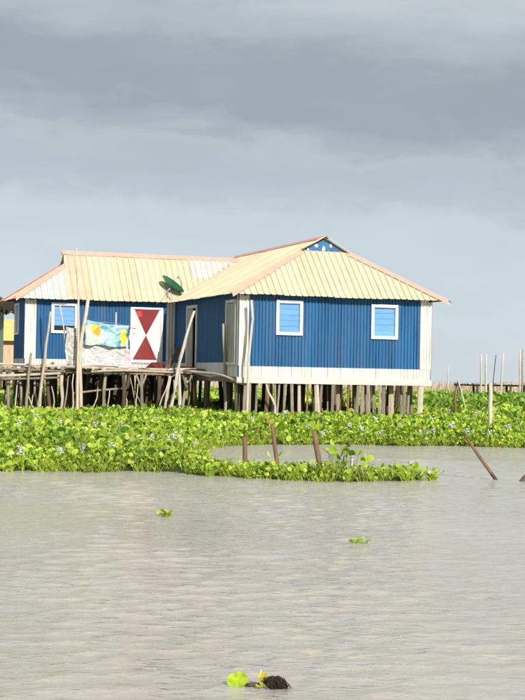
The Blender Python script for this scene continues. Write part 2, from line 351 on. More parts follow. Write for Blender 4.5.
MB().box(XL + .02, -.06, YW + .06, YWB - .03, 1.6, 1.7).build('floor', 'wood_dark', house)

def frame_mb(place, o, t=.085, d0=.055, d1=-.04):
    mb = MB(); a0, a1, z0, z1 = o
    for (p0, p1, q0, q1, e) in ((a0, a1, z1 - t, z1, 0), (a0, a1, z0, z0 + t, .003), (a0, a0 + t, z0 + t, z1 - t, .002), (a1 - t, a1, z0 + t, z1 - t, .002)):
        c = [place(a, d, z) for z in (q0, q1) for (a, d) in ((p0, d0 + e), (p1, d0 + e), (p1, d1), (p0, d1))]
        mb.add(c, [(0, 1, 2, 3)[::-1], (4, 5, 6, 7), (0, 1, 5, 4), (1, 2, 6, 5), (2, 3, 7, 6), (3, 0, 4, 7)])
    return mb
def slab(place, a0, a1, z0, z1, d0, d1, d2=None):
    """box between out-distances d0 (front) and d1 (back); d2 tips the top edge"""
    d2 = d0 if d2 is None else d2; th = d0 - d1
    c = [place(a0, d0, z0), place(a1, d0, z0), place(a1, d1, z0), place(a0, d1, z0), place(a0, d2, z1), place(a1, d2, z1), place(a1, d2 - th, z1), place(a0, d2 - th, z1)]
    return MB().add(c, [(0, 1, 2, 3)[::-1], (4, 5, 6, 7), (0, 1, 5, 4), (1, 2, 6, 5), (2, 3, 7, 6), (3, 0, 4, 7)])
def window(place, o, nl=5, dark_first=False):
    wn = frame_mb(place, o).build('window', 'trim_white', house)
    a0, a1, z0, z1 = inset(o, .082); h = (z1 - z0) / nl
    for i in range(nl):
        slab(place, a0, a1, z0 + i * h + .003, z0 + (i + 1) * h + .006, -.012, -.022, -.022 + random.uniform(-.004, .003)).build('pane', 'dark_void' if (dark_first and i == 0) else 'louvre_blue', wn)
    slab(place, a0 - .05, a1 + .05, z0 - .05, z1 + .05, -.05, -.06).build('room_shade', 'dark_void', wn)  # near-black sheet paints the unlit room behind the panes
    return wn
window(P_front(0), w1); window(P_front(0), w2)
window(P_wing(0), wl, 5, True)
lw = frame_mb(lambda s, o, z: (XL - o, YW + s, z), (.92, 1.63, 2.81, 3.81), .06).build('window', 'trim_white', house)
slab(lambda s, o, z: (XL - o, YW + s, z), .97, 1.58, 2.86, 3.76, .0, -.02).build('pane', 'louvre_blue', lw)
# wing door: white boards with a painted maroon hourglass
dr = slab(P_wing(0), dw[0] + .05, dw[1] - .05, dw[2] + .02, dw[3] - .05, .014, -.02).build('door', 'dark_void', house)
dp = 5; bw = (dw[1] - dw[0] - .12) / dp
for i in range(dp):
    slab(P_wing(0), dw[0] + .06 + i * bw + .002, dw[0] + .06 + (i + 1) * bw - .002, dw[2] + .05, dw[3] - .06, .026 + random.uniform(-.001, .001), .0145).build('board', 'white_paint', dr)
frame_mb(P_wing(0), dw, .055, .05).build('frame', 'trim_white', dr)
def tri(place, pts, d, mat, name, par):
    c = [place(a, d, z) for a, z in pts] + [place(a, d - .004, z) for a, z in pts]; n = len(pts)
    return MB().add(c, [tuple(range(n)), tuple(range(n, 2 * n))[::-1]] + [(i, n + i, n + (i + 1) % n, (i + 1) % n) for i in range(n)]).build(name, mat, par)
xa, xb, xm_ = dw[0] + .15, dw[1] - .11, dw[0] + .52; zm_ = 2.86
tri(P_wing(0), [(xa - .02, dw[3] - .065), (xm_, zm_ + .0), (xb, dw[3] - .065)], .0325, 'maroon_paint', 'painted_triangle', dr)['label'] = 'upper maroon triangle of the hourglass'
tri(P_wing(0), [(xa - .06, dw[2] + .09), (xb - .07, dw[2] + .09), (xm_, zm_ - .0)], .0325, 'maroon_paint', 'painted_triangle', dr)['label'] = 'lower maroon triangle of the hourglass'
tri(P_wing(0), [(xa + .03, 3.62), (xa + .10, 3.42), (xa + .22, 3.47), (xa + .20, 3.63)], .0375, 'red_paint', 'red_patch', dr)
MB().tube([P_wing(0)(dw[0] + .13, .03, 2.92), P_wing(0)(dw[0] + .13, .07, 2.92)], .018, 8).build('handle', 'metal_grey', dr)
# side doorway, its grey leaf ajar, and the tall shuttered opening by the corner
sdw = frame_mb(P_side(0), sd1, .09, .05).build('doorway', 'white_paint', house)
slab(P_side(0), 4.62, 5.08, 1.75, 3.68, .02, -.02).build('door_leaf', 'grey_board', sdw)
slab(P_side(0), sd1[0] - .1, sd1[1] + .1, 1.65, 3.9, -.9, -.92).build('room_shade', 'dark_void', sdw)  # near-black sheet paints the dark interior beyond the doorway
sh = frame_mb(P_side(0), sd2, .08, .06).build('shutter_window', 'white_paint', house)
for a, b in ((.26, .44), (.45, .63), (.64, .82), (.83, 1.02)):
    slab(P_side(0), a, b, 2.02, 3.69, .012 + random.uniform(-.004, .004), -.01).build('shutter_board', 'grey_board', sh)

# ---- roof: the frame below, ribbed sheets laid one by one
roof = MB().box(W / 2 - .03, W / 2 + .03, 1.2, 9.4, ZR - .16, ZR - .05).build('roof', 'wood_dark', house)
def raft(*b): MB().box(*b).build('rafter', 'wood_dark', roof)
for x in np.arange(.1, W, .82): raft(x, x + .06, -.26, .1, ZE - .035, ZE + .02)
for x in np.arange(XL + .15, -.4, .8): raft(x, x + .06, YW - .27, YW + .1, ZE - .035, ZE + .02)
raft(-.03, W + .03, -.03, .04, ZT - .06, ZT + .005); raft(XL, 0, YW - .03, YW + .04, ZT - .06, ZT + .005)
raft(XL - .03, XL + .05, YW + .05, YWB, ZT - .13, ZT - .02)
for y in np.arange(YW + .2, YWB, .5): raft(XL - .28, XL + .1, y, y + .06, ZE - .03, ZE + .03)
S1 = (ZR - ZE) / (W / 2 + OV); YR = (YW + YWB) / 2; ZRW = 5.46; S3 = (ZRW - ZE) / (YR - YW + OV)
ZG = 5.33; YG = 1.15; xg = -OV + (ZG - ZE) / S1
XG = -3.52; ZGW = 5.06; yg = YW - OV + (ZGW - ZE) / S3; ygb = 2 * YR - yg
xv = -OV + (ZRW - ZE) / S1                       # where the wing ridge runs into the main roof
RH = .028
def slope(poly, sdir, mats, width=.76, rib=.19, lift=0.):
    """poly: 3D corners of a planar roof face; sdir: unit horizontal direction along the eave. Ribbed sheets, each its own piece"""
    P = [Vector(p) for p in poly]; s = Vector(sdir); nrm = Vector((0, 0, 0))
    for i in range(len(P)): nrm += P[i].cross(P[(i + 1) % len(P)])
    nrm.normalize(); nrm = -nrm if nrm.z < 0 else nrm
    t = nrm.cross(s); t = -t if t.z < 0 else t; o = P[0]
    q = [((p - o).dot(s), (p - o).dot(t)) for p in P]; smin, smax = min(a for a, b in q), max(a for a, b in q)
    def rng_(x):
        ys = []
        for (a, b), (c, d) in zip(q, q[1:] + q[:1]):
            if abs(a - c) < 1e-6: continue
            if min(a, c) - 1e-9 <= x <= max(a, c) + 1e-9: ys.append(b + (d - b) * (x - a) / (c - a))
        return (min(ys), max(ys)) if ys else None
    n = int(math.ceil((smax - smin) / width)); out = []
    for k in range(n):
        s0, s1 = smin + k * width, min(smax, smin + (k + 1) * width + .03)
        xs = {s0, s1} | {a for a, b in q if s0 < a < s1}
        for j in range(-1, 6):
            c = smin + k * width + j * rib
            for dx in (-.023, -.012, .012, .023):
                if s0 < c + dx < s1: xs.add(c + dx)
        xs = sorted(xs); v = []; f = []; row = []
        dz = random.uniform(0, .004) + (k % 2) * .005; ext = random.uniform(-.02, .02)
        for x in xs:
            r = rng_(min(max(x, smin + 1e-5), smax - 1e-5))
            if r is None: continue
            ph = ((x - smin) / rib) % 1; ph = min(ph, 1 - ph) * rib; h = RH if ph <= .0125 else (0 if ph >= .0225 else RH * (.023 - ph) / .0105)
            t0, t1 = r; t0 = t0 + (ext if t0 < .02 else 0)
            m = 3
            for i in range(m): v.append(o + s * x + t * (t0 + (t1 - t0) * i / (m - 1)) + nrm * (h + dz + lift + (random.uniform(-.003, .003) if i == 1 else 0)))
            row.append(len(v) - m)
        for a, b in zip(row, row[1:]):
            for i in range(2): f.append((a + i, b + i, b + i + 1, a + i + 1))
        if not f: continue
        mt = mats(k, n) if callable(mats) else mats
        c = Vector((0, 0, 0))
        for p in v: c += p
        c /= len(v)
        out.append(MB().add([p - c for p in v], f).build('roof_sheet', mt, roof, loc=c))
    return out
E_, Gz = ZE, ZG
slope([(-OV, -OV, E_), (W + OV, -OV, E_), (W - xg, YG, ZG), (xg, YG, ZG)], (1, 0, 0), lambda k, n: 'white_sheet' if k == 6 and False else 'cream_sheet')
slope([(-OV, YB + OV, E_), (W + OV, YB + OV, E_), (W - xg, YB - YG, ZG), (xg, YB - YG, ZG)], (1, 0, 0), 'cream_sheet')
slope([(-OV, -OV, E_), (xg, YG, ZG), (W / 2, YG - .1, ZR), (W / 2, YB - YG + .1, ZR), (xg, YB - YG, ZG), (-OV, YB + OV, E_), (-OV, YWB + OV, E_), (xv, YR, ZRW), (-OV, YW - OV, E_)], (0, 1, 0), 'cream_sheet')
slope([(W + OV, -OV, E_), (W - xg, YG, ZG), (W / 2, YG - .1, ZR), (W / 2, YB - YG + .1, ZR), (W - xg, YB - YG, ZG), (W + OV, YB + OV, E_)], (0, 1, 0), 'cream_sheet')
def wing_mats(k, n): return 'white_sheet' if k < 2 else ('salmon_sheet' if k == 2 else 'cream_sheet')
slope([(XL - OV, YW - OV, E_), (XG, yg, ZGW), (XG, YR, ZRW), (xv, YR, ZRW), (-OV, YW - OV, E_)], (1, 0, 0), wing_mats, width=.8, rib=.2)
slope([(XL - OV, YWB + OV, E_), (XG, ygb, ZGW), (XG, YR, ZRW), (xv, YR, ZRW), (-OV, YWB + OV, E_)], (1, 0, 0), 'cream_sheet', width=.8, rib=.2)
slope([(XL - OV, YW - OV, E_), (XG, yg, ZGW), (XG, ygb, ZGW), (XL - OV, YWB + OV, E_)], (0, 1, 0), 'salmon_sheet')
# a newer pale sheet patched in below the wing ridge
zw = lambda y: ZE + S3 * (y - (YW - OV))
slope([(.62, YR - .55, zw(YR - .55)), (.62, YR - .05, zw(YR - .05)), (2.2, YR - .05, zw(YR - .05)), (1.15, YR - .55, zw(YR - .55))], (1, 0, 0), 'pale_sheet', lift=.012)
def cap(a, b, na, nb, wd=.19, mat='pink_cap', lift=.05):
    """folded capping strip from a to b; na, nb are down-slope directions on either side"""
    a, b, na, nb = Vector(a), Vector(b), Vector(na).normalized(), Vector(nb).normalized(); up = Vector((0, 0, lift)); n = 6; v = []; f = []
    for i in range(n + 1):
        p = a.lerp(b, i / n) + up; j = random.uniform(-.012, .012)
        v += [p + na * (wd + j) - Vector((0, 0, .004)), p + Vector((0, 0, .025)), p + nb * (wd - j) - Vector((0, 0, .004))]
    for i in range(n):
        for k in range(2): f.append((i * 3 + k, i * 3 + k + 1, i * 3 + k + 4, i * 3 + k + 3))
    return MB().add(v, f).build('ridge_cap', mat, roof)
dF, dL, dRr = (0, -1, -(ZG - ZE) / (YG + OV)), (-1, 0, -S1), (1, 0, -S1); dWf, dWb, dWl = (0, -1, -S3), (0, 1, -S3), (-1, 0, -(ZGW - ZE) / (XG - XL + OV))
cap((-OV - .03, -OV - .03, ZE - .01), (xg, YG, ZG), dF, dL); cap((W + OV + .05, -OV - .05, ZE - .03), (W - xg, YG, ZG), dF, dRr)
cap((W / 2, YG - .16, ZR), (W / 2, YB - YG + .16, ZR), dL, dRr, .13); cap((XG - .06, YR, ZRW), (xv, YR, ZRW), dWf, dWb, .13)
cap((XL - OV - .05, YW - OV - .05, ZE - .02), (XG, yg, ZGW), dWf, dWl, .17); cap((XL - OV - .05, YWB + OV + .05, ZE - .02), (XG, ygb, ZGW), dWb, dWl, .17)
cap((-OV, YB + OV, ZE), (xg, YB - YG, ZG), (0, 1, dF[2]), dL); cap((W + OV, YB + OV, ZE), (W - xg, YB - YG, ZG), (0, 1, dF[2]), dRr)
cap((xg - .02, YG - .06, ZG), (W / 2, YG - .13, ZR), dL, (0, -1, -.2), .05, 'cream_sheet'); cap((W - xg + .02, YG - .06, ZG), (W / 2, YG - .13, ZR), dRr, (0, -1, -.2), .06, 'white_sheet')
# gable panels
gp = MB().add([(xg + .05, YG, ZG), (W - xg - .05, YG, ZG), (W / 2, YG, ZR - .03), (xg + .05, YG + .03, ZG), (W - xg - .05, YG + .03, ZG), (W / 2, YG + .03, ZR - .03)], [(0, 1, 2), (5, 4, 3), (0, 3, 4, 1), (1, 4, 5, 2), (2, 5, 3, 0)]).build('gable_panel', 'blue_paint', roof)
for (px, pz, r) in ((2.72, 5.49, .07), (3.17, 5.50, .065), (2.95, 5.41, .075), (2.47, 5.365, .04)):
    k = 5; pts = [(px + r * math.cos(6.28 * i / k + px) * random.uniform(.55, 1.25), pz + r * math.sin(6.28 * i / k + px) * random.uniform(.55, 1.2)) for i in range(k)]
    c = [(a, YG - .006, z) for a, z in pts] + [(a, YG - .001, z) for a, z in pts]
    MB().add(c, [tuple(range(k)), tuple(range(k, 2 * k))[::-1]] + [(i, k + i, k + (i + 1) % k, (i + 1) % k) for i in range(k)]).build('white_spot', 'trim_white', roof)
MB().add([(XG + .02, yg, ZGW), (XG + .02, ygb, ZGW), (XG + .02, YR, ZRW - .03), (XG + .05, yg, ZGW), (XG + .05, ygb, ZGW), (XG + .05, YR, ZRW - .03)], [(0, 1, 2), (5, 4, 3), (0, 3, 4, 1), (1, 4, 5, 2), (2, 5, 3, 0)]).build('gable_panel', 'wood_dark', roof)

MB().add([(xg + .05, YB - YG, ZG), (W - xg - .05, YB - YG, ZG), (W / 2, YB - YG, ZR - .03), (xg + .05, YB - YG - .03, ZG), (W - xg - .05, YB - YG - .03, ZG), (W / 2, YB - YG - .03, ZR - .03)], [(0, 1, 2), (5, 4, 3), (0, 3, 4, 1), (1, 4, 5, 2), (2, 5, 3, 0)]).build('gable_panel', 'blue_paint', roof)

# ---- stilts
def stilt(x, y, w_, ztop, mat, flat=1.):
    j = random.uniform(-.13, .13); n = 4
    pts = [Vector((j * (1 - i / (n - 1)), random.uniform(-.015, .015), -.6 + (ztop + .6) * i / (n - 1))) for i in range(n)]
    MB().tube(pts, taper(w_ / 2 * 1.1, w_ / 2, n), 6, .1, flat).build('stilt', mat, house, loc=(x, y, 0))
for px, wd in [(242, 4), (246, 3.5), (250.5, 3), (258, 3), (268, 5), (275, 2), (279, 2), (284, 3), (290.5, 3.8), (298.5, 4), (306, 2), (315, 6), (320, 3.4), (331, 4), (342.5, 5), (347, 3), (356.5, 4.5), (361, 4.5), (366, 4.5), (371, 3.5), (377.5, 3.5), (382.5, 4.5), (396, 7), (402.7, 3.5), (406.5, 3), (420, 7)]:
    stilt((px - 239) / 32.1, random.choice((.0, .02, .06, .5)), max(.06, wd / 32 * .82), 1.43, random.choice(('wood_grey', 'wood_grey', 'wood_grey', 'wood_pale', 'wood_brown')), .7)
for x in np.arange(.2, W, .23): stilt(float(x) + random.uniform(-.1, .1), random.uniform(.5, 1.3), random.uniform(.05, .12), 1.46, random.choice(('wood_grey', 'wood_dark', 'wood_dark')))  # second row mostly coloured dark, painting the shade behind the front stilts
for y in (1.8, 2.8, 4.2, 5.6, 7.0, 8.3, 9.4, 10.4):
    for x in np.arange(.15, W, 1.15): stilt(float(x) + random.uniform(-.25, .25), y + random.uniform(-.3, .3), random.uniform(.1, .18), 1.48, 'wood_dark')  # deeper rows get dark wood to paint the gloom beneath the house
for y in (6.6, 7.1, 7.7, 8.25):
    for x in np.arange(XL + .1, -.1, .34): stilt(float(x) + random.uniform(-.2, .2), y + random.uniform(-.3, .3), random.uniform(.12, .22), 1.6, 'wood_dark')  # dense dark rows added to blacken the view under the wing

# ================================================================ DECK of rough poles in the corner of the house
deck = tag(empty('pole_deck', HC, HA), 'rough deck of grey poles and planks on crooked posts beside the blue wing', 'deck')
YD = 3.2
def dpole(name, pts, r0, r1, mat, amp=.02, n=7, sides=7, parent=deck):
    p = wobble(pts, amp, n); return MB().tube(p, taper(r0, r1, n), sides, .12).build(name, mat, parent, True)
x = -9.0
while x < -.12:                                    # lashed crosspieces making the walking surface
    wd = random.uniform(.07, .17); z = 1.745 + random.uniform(-.012, .012) - max(0, x + 1.2) * .03
    MB().tube(wobble([(0, YD - random.uniform(.05, .3), z), (random.uniform(-.06, .06), 6.42, z + .0)], .015, 5), wd / 2, 6, .1, .5).build('deck_pole', random.choice(('wood_grey', 'wood_pale', 'wood_grey')), deck, loc=(x, 0, 0))
    x += wd + random.uniform(.0, .05)
for y in (3.25, 4.3, 5.4, 6.2): dpole('bearer', [(-9, y, 1.64), (-5, y, 1.66), (-.1, y, 1.62)], .05, .045, 'wood_grey', .02, 9)
dpole('edge_pole', [(-8.5, 3.05, 1.86), (-6.2, 3.05, 1.84), (-4.2, 3.05, 1.82)], .035, .03, 'wood_pale', .02)
dpole('edge_pole', [(-4.4, 3.02, 1.80), (-3.2, 3.02, 1.78), (-1.7, 3.05, 1.77), (.0, 3.0, 1.73)], .045, .035, 'wood_pale', .02, 9)
dpole('edge_pole', [(-3.55, 2.95, 1.66), (-2.8, 2.92, 1.72), (-1.9, 2.95, 1.71), (-.5, 2.95, 1.68)], .04, .03, 'wood_pale', .02)
dpole('edge_pole', [(-8.5, 2.95, 1.70), (-5.8, 2.95, 1.70), (-4.3, 2.95, 1.66)], .04, .035, 'wood_grey', .02)
dpole('brace_rail', [(-8.5, 2.85, 1.46), (-6.2, 2.85, 1.49), (-5.3, 2.85, 1.55), (-4.45, 2.88, 1.60)], .055, .04, 'wood_pale', .02)
dpole('brace_rail', [(-6.2, 2.80, 1.40), (-5.0, 2.80, 1.45), (-4.5, 2.84, 1.48)], .04, .03, 'wood_grey', .02)
dpole('end_pole', [(-.75, 2.95, 1.73), (-.15, 1.2, 1.66), (.02, -.1, 1.44)], .04, .035, 'wood_pale', .02)
dpole('end_pole', [(-.4, 2.95, 1.66), (-.12, 1.0, 1.5), (.15, -.25, 1.38)], .03, .03, 'wood_grey', .02)
dpole('low_rail', [(-4.0, 3.3, 1.02), (-3.2, 3.4, 1.12), (-2.3, 3.5, 1.2)], .035, .03, 'wood_grey', .02)
for (x0, x1, zt, r, m) in ((-4.36, -4.33, 1.72, .055, 'wood_pale'), (-3.84, -3.92, 1.62, .05, 'wood_pale'), (-3.05, -3.12, 1.60, .045, 'wood_grey'), (-2.55, -2.5, 1.6, .06, 'wood_dark'), (-2.02, -1.95, 1.60, .05, 'wood_grey'),
                           (-1.42, -1.5, 1.6, .06, 'wood_dark'), (-1.15, -1.35, 1.58, .05, 'wood_pale'), (-.62, -.7, 1.6, .05, 'wood_grey'), (-.3, -.28, 1.6, .06, 'wood_dark'), (-5.9, -5.95, 1.6, .05, 'wood_grey'), (-5.6, -5.4, 1.5, .04, 'wood_grey'),
                           (-6.5, -6.4, 1.6, .05, 'wood_grey'), (-5.15, -4.95, 1.4, .035, 'wood_grey'), (-4.75, -4.6, 1.6, .06, 'wood_dark'), (-7.4, -7.3, 1.6, .06, 'wood_grey'), (-8.4, -8.3, 1.6, .06, 'wood_grey')):
    y = random.uniform(2.95, 3.3); dpole('post', [(x1, y, -.5), ((x0 + x1) / 2, y, .6), (x0, y, zt)], r * 1.1, r, m, .03, 6)
for x0, z0, dx in ((-2.02, 1.30, -.16), (-2.02, 1.30, .15), (-.62, 1.32, -.14), (-.62, 1.32, .15)):
    dpole('fork', [(x0, 3.0, z0 - .1), (x0 + dx, 3.0, 1.62)], .04, .03, 'wood_grey', .005, 4)
for x in np.arange(-8.8, -.2, .62):
    for y in (5.3, 6.0): dpole('post', [(float(x) + random.uniform(-.2, .2), y, -.5), (float(x) + random.uniform(-.2, .2), y, 1.6)], .07, .06, 'wood_dark', .03, 4)  # back posts coloured dark to paint the shade below the deck

rs = random.Random(21)
for i in range(26):
    x0 = rs.uniform(-7.5, -.4); y0 = rs.uniform(2.75, 3.6); zt = rs.uniform(.9, 1.62); dx = rs.uniform(-.35, .35)
    dpole('stick', [(x0, y0, .15), (x0 + dx * .5 + rs.uniform(-.05, .05), y0, zt * .55), (x0 + dx, y0 + rs.uniform(-.1, .2), zt)], .03, .016, rs.choice(('wood_pale', 'wood_grey', 'bleached_wood')), .03, 6, 5)
for i in range(16):
    x0 = rs.uniform(-8, -.6); l = rs.uniform(.5, 1.6); z = rs.uniform(1.80, 1.86)
    dpole('stick', [(x0, rs.uniform(2.9, 3.2), z - rs.uniform(0, .12)), (x0 + l * .5, rs.uniform(2.9, 3.2), z + rs.uniform(-.02, .03)), (x0 + l, rs.uniform(2.9, 3.2), z - rs.uniform(0, .10))], .026, .014, rs.choice(('wood_pale', 'wood_grey', 'bleached_wood')), .02, 6, 5)
# ---------------------------------------------------------------- free poles and sticks around the house (each its own thing)
def pole(name, pts, r0, r1, mat, label, cat='pole', amp=.012, n=9, group=None, local=True, sides=8):
    P = [hw(*p) if local else Vector(p) for p in pts]; b = P[0].copy()
    q = wobble([p - b for p in P], amp, n)
    return tag(MB().tube(q, taper(r0, r1, n), sides, .1).build(name, mat, None, True, b), label, cat, group)
pole('wooden_pole', [(-3.94, 2.82, -.5), (-3.97, 2.82, 2.43), (-3.99, 2.82, 3.74), (-4.07, 2.82, 5.26)], .055, .022, 'wood_pale', 'tallest thin straight pole, rising past the wing roof beside the hanging cloths')
pole('wooden_pole', [(-3.78, 2.88, -.5), (-3.92, 2.88, 2.23), (-3.80, 2.88, 3.02), (-3.68, 2.88, 3.85)], .06, .05, 'wood_pale', 'thick pale pole leaning right just beside the tallest pole')
pole('wooden_pole', [(-5.14, 2.65, -.5), (-5.08, 2.65, .9), (-4.93, 2.72, 2.27), (-4.80, 2.8, 3.37)], .06, .028, 'wood_pale', 'slanting pole in front of the blue wing, left of its white window')
pole('wooden_pole', [(-5.50, 2.70, -.5), (-5.45, 2.70, .96), (-5.36, 2.70, 2.17)], .055, .035, 'wood_grey', 'short post against the white corner strip at the left end of the house')
pole('bleached_branch', [(-1.33, 2.6, -.5), (-1.20, 2.6, .75), (-1.07, 2.6, 1.32), (-.99, 2.6, 2.0), (-.82, 2.6, 2.6), (-.55, 2.6, 3.52)], .08, .038, 'bleached_wood', 'bleached crooked branch leaning right in front of the side doorway', 'branch', .012, 12)
pole('bleached_branch', [(-.96, 2.62, -.5), (-.93, 2.62, 1.0), (-1.00, 2.62, 1.85)], .065, .05, 'bleached_wood', 'short bleached stump tied against the foot of the crooked branch', 'branch', .01, 6)
pole('wooden_pole', [(.0, 1.0, -.5), (-.07, 1.0, 2.07), (-.14, 1.0, 3.11)], .06, .045, 'wood_grey', 'grey pole standing against the side wall before the tall shutters')
pole('wooden_pole', [(.13, -.42, -.5), (.14, -.42, .8), (.17, -.42, 2.34), (.26, -.42, 3.24), (.21, -.42, 3.74)], .045, .038, 'bleached_wood', 'pale bent pole standing at the near corner of the front wall', amp=.008)
pole('wooden_pole', [(-2.72, 3.42, 1.7), (-2.72, 3.42, 3.44)], .028, .022, 'bleached_wood', 'slim pale stick poking up behind the blue printed towel', 'pole', .004, 5)
pole('wooden_pole', [(-4.14, 3.3, 1.72), (-4.3, 3.32, 2.93), (-4.43, 3.33, 3.62)], .026, .02, 'bleached_wood', 'slim pale stick leaning across the wing window', 'pole', .006, 6)
pole('branch', [(.95, -.35, .1), (1.0, -.35, .85), (.80, -.35, 1.15), (.72, -.35, 1.40)], .05, .03, 'bleached_wood', 'short crooked pale branch among the stilts under the front wall', 'branch', .01, 7)

# ---------------------------------------------------------------- washing on the line
def cloth(name, c00, c10, c01, c11, colf, label, cat='cloth', nu=46, nv=30, fold=.05, seed=0):
    """corners (house frame): bottom-left, bottom-right, top-left, top-right; folds run down from the line"""
    rr = np.random.default_rng(seed); v = []; cs = []; th = .004
    ph = rr.uniform(0, 6.28, 4); b = hw(*c00)
    for j in range(nv + 1):
        for i in range(nu + 1):
            u, t = i / nu, j / nv
            p = Vector(c00).lerp(Vector(c10), u).lerp(Vector(c01).lerp(Vector(c11), u), t)
            sag = -.05 * math.sin(math.pi * u) * t
            off = fold * (.3 + .7 * (1 - t)) * (math.sin(u * 15 + ph[0] + t) + .5 * math.sin(u * 31 + ph[1] - 2 * t)) + .02 * math.sin(t * 7 + u * 4 + ph[2]) + .05 * (sn(u * 13, t * 8, seed) - .5) + .03 * (sn(u * 29, t * 17, seed + 4) - .5)
            edge = .02 * math.sin(u * 11 + ph[3]) * (1 - t)
            p = p + Vector((.015 * math.sin(t * 9 + ph[2]) * (1 if u in (0, 1) else .3), -off, sag + edge)); v.append(np.array(hw(*p) - b)); cs.append(colf(u, t))
    v = np.array(v); i = (np.arange(nv)[:, None] * (nu + 1) + np.arange(nu)[None]).reshape(-1)
    o = mesh_np(name, v, np.stack([i, i + 1, i + nu + 2, i + nu + 1], -1), np.array(cs), 'print_cloth'); o.location = b
    m = o.modifiers.new('thick', 'SOLIDIFY'); m.thickness = th
    return tag(o, label, cat)
def hsh(i, j, s=0): return (math.sin(i * 12.9898 + j * 78.233 + s * 3.1) * 43758.5453) % 1
def sn(x, y, s=0):
    i, j = math.floor(x), math.floor(y); a, b = x - i, y - j; a = a * a * (3 - 2 * a); b = b * b * (3 - 2 * b)
    return (hsh(i, j, s) * (1 - a) + hsh(i + 1, j, s) * a) * (1 - b) + (hsh(i, j + 1, s) * (1 - a) + hsh(i + 1, j + 1, s) * a) * b
def lerp3(a, b, t): t = max(0, min(1, t)); return tuple(x + (y - x) * t for x, y in zip(a, b))
def towel_col(u, t):
    c = lerp3((.16, .40, .54), (.42, .60, .66), sn(u * 9, t * 5)); c = lerp3(c, (.62, .74, .74), (sn(u * 24, t * 15, 11) - .55) * 2.0)
    if .22 < abs((u * 3.3) % 1 - .5) < .26: c = lerp3(c, (.55, .75, .8), .5)
    def blob(cx, cy, rx, ry, k, s): return max(0, 1 - math.hypot((u - cx) / rx, (t - cy) / ry) * (1 + .6 * (sn(u * 22 + s, t * 14, s) - .5))) * k
    c = lerp3(c, (.62, .70, .50), blob(.16, .42, .22, .5, 2.0, 1)); c = lerp3(c, (.70, .72, .62), blob(.30, .35, .22, .35, 1.5, 5))
    c = lerp3(c, (.86, .36, .05), blob(.27, .62, .13, .26, 2.6, 2)); c = lerp3(c, (.85, .58, .08), blob(.20, .75, .10, .16, 2.2, 3))
    c = lerp3(c, (.88, .66, .06), blob(.90, .42, .10, .42, 2.8, 4)); c = lerp3(c, (.12, .28, .22), blob(.99, .6, .05, .3, 2.0, 6)); c = lerp3(c, (.10, .30, .30), blob(.80, .2, .06, .25, 1.3, 7))
    return c
def white_col(u, t):
    c = lerp3((.50, .52, .54), (.66, .65, .64), sn(u * 14, t * 9, 3)); c = lerp3(c, (.36, .40, .47), (sn(u * 26, t * 20, 6) - .58) * 2.4)
    return lerp3(c, (.86, .42, .56), (u - .86) * 7 * (1 - abs(t - .35) * 1.6))
def sheer_col(u, t):
    c = lerp3((.46, .45, .42), (.68, .66, .62), sn(u * 8, t * 14, 9)); r = abs(math.hypot((u - .55) / .6, (t - .55) / .3) % .5 - .25)
    return lerp3(c, (.20, .25, .32), (.1 - r) * 7)
cloth('patterned_cloth', (-4.27, 3.10, 1.86), (-3.84, 3.12, 1.80), (-4.27, 3.14, 2.96), (-3.80, 3.14, 3.00), sheer_col, 'grey patterned cloth hanging left of the tallest pole', nu=24, nv=44, fold=.035, seed=1)
cloth('white_sheet', (-3.80, 3.16, 1.80), (-2.24, 3.16, 1.76), (-3.82, 3.24, 2.56), (-2.36, 3.24, 2.46), white_col, 'white bedsheet with a pink corner hanging below the blue towel', 'sheet', nu=70, nv=36, fold=.045, seed=2)
cloth('printed_towel', (-3.72, 3.10, 2.46), (-2.42, 3.10, 2.40), (-3.68, 3.18, 3.20), (-2.40, 3.18, 3.05), towel_col, 'bright blue towel printed with orange and yellow flowers', 'towel', nu=72, nv=44, fold=.022, seed=3)
cloth('pink_rag', (-2.37, 3.14, 2.42), (-2.27, 3.14, 2.40), (-2.36, 3.19, 2.95), (-2.29, 3.19, 2.95), lambda u, t: (.80, .62, .66), 'narrow pink rag hanging at the right end of the line', nu=6, nv=20, fold=.01, seed=4)
pole('washing_line', [(-3.86, 3.17, 3.03), (-3.2, 3.18, 3.14), (-2.72, 3.2, 3.09), (-2.26, 3.2, 2.98), (-1.9, 4.2, 3.0), (-1.7, 6.42, 3.05)], .008, .008, 'metal_grey', 'thin washing line strung from the poles to the wing wall', 'line', .0, 14, sides=5)
# orange heap and maroon bundle
def heap(name, loc, rx, ry, rz_, mat, label, cat, seed):
    r = random.Random(seed); v = []; f = []; nu, nv = 18, 8; ph = [r.uniform(0, 6.28) for _ in range(6)]
    for j in range(nv + 1):
        b = math.pi / 2 * j / nv
        for i in range(nu):
            a = 2 * math.pi * i / nu; k = 1 + .16 * math.sin(3 * a + ph[0] + 2 * b) + .10 * math.sin(5 * a + ph[1] - 3 * b) + .05 * math.sin(9 * a + ph[2] + 5 * b)
            v.append((rx * k * math.cos(a) * math.cos(b) ** .7, ry * k * math.sin(a) * math.cos(b) ** .7, rz_ * math.sin(b) * (1 + .15 * math.sin(2 * a + ph[3]) * math.cos(b))))
    for j in range(nv):
        for i in range(nu): i2 = (i + 1) % nu; f.append((j * nu + i, j * nu + i2, (j + 1) * nu + i2, (j + 1) * nu + i))
    f.append(tuple(range(nu))[::-1])
    o = MB().add(v, f).build(name, mat, None, True, hw(*loc)); o.rotation_euler = (0, 0, HA); return tag(o, label, cat)
heap('cloth_heap', (-4.05, 3.3, 1.775), .16, .13, .17, 'orange_cloth', 'small orange cloth heap on the deck at the foot of the tallest pole', 'cloth', 1)
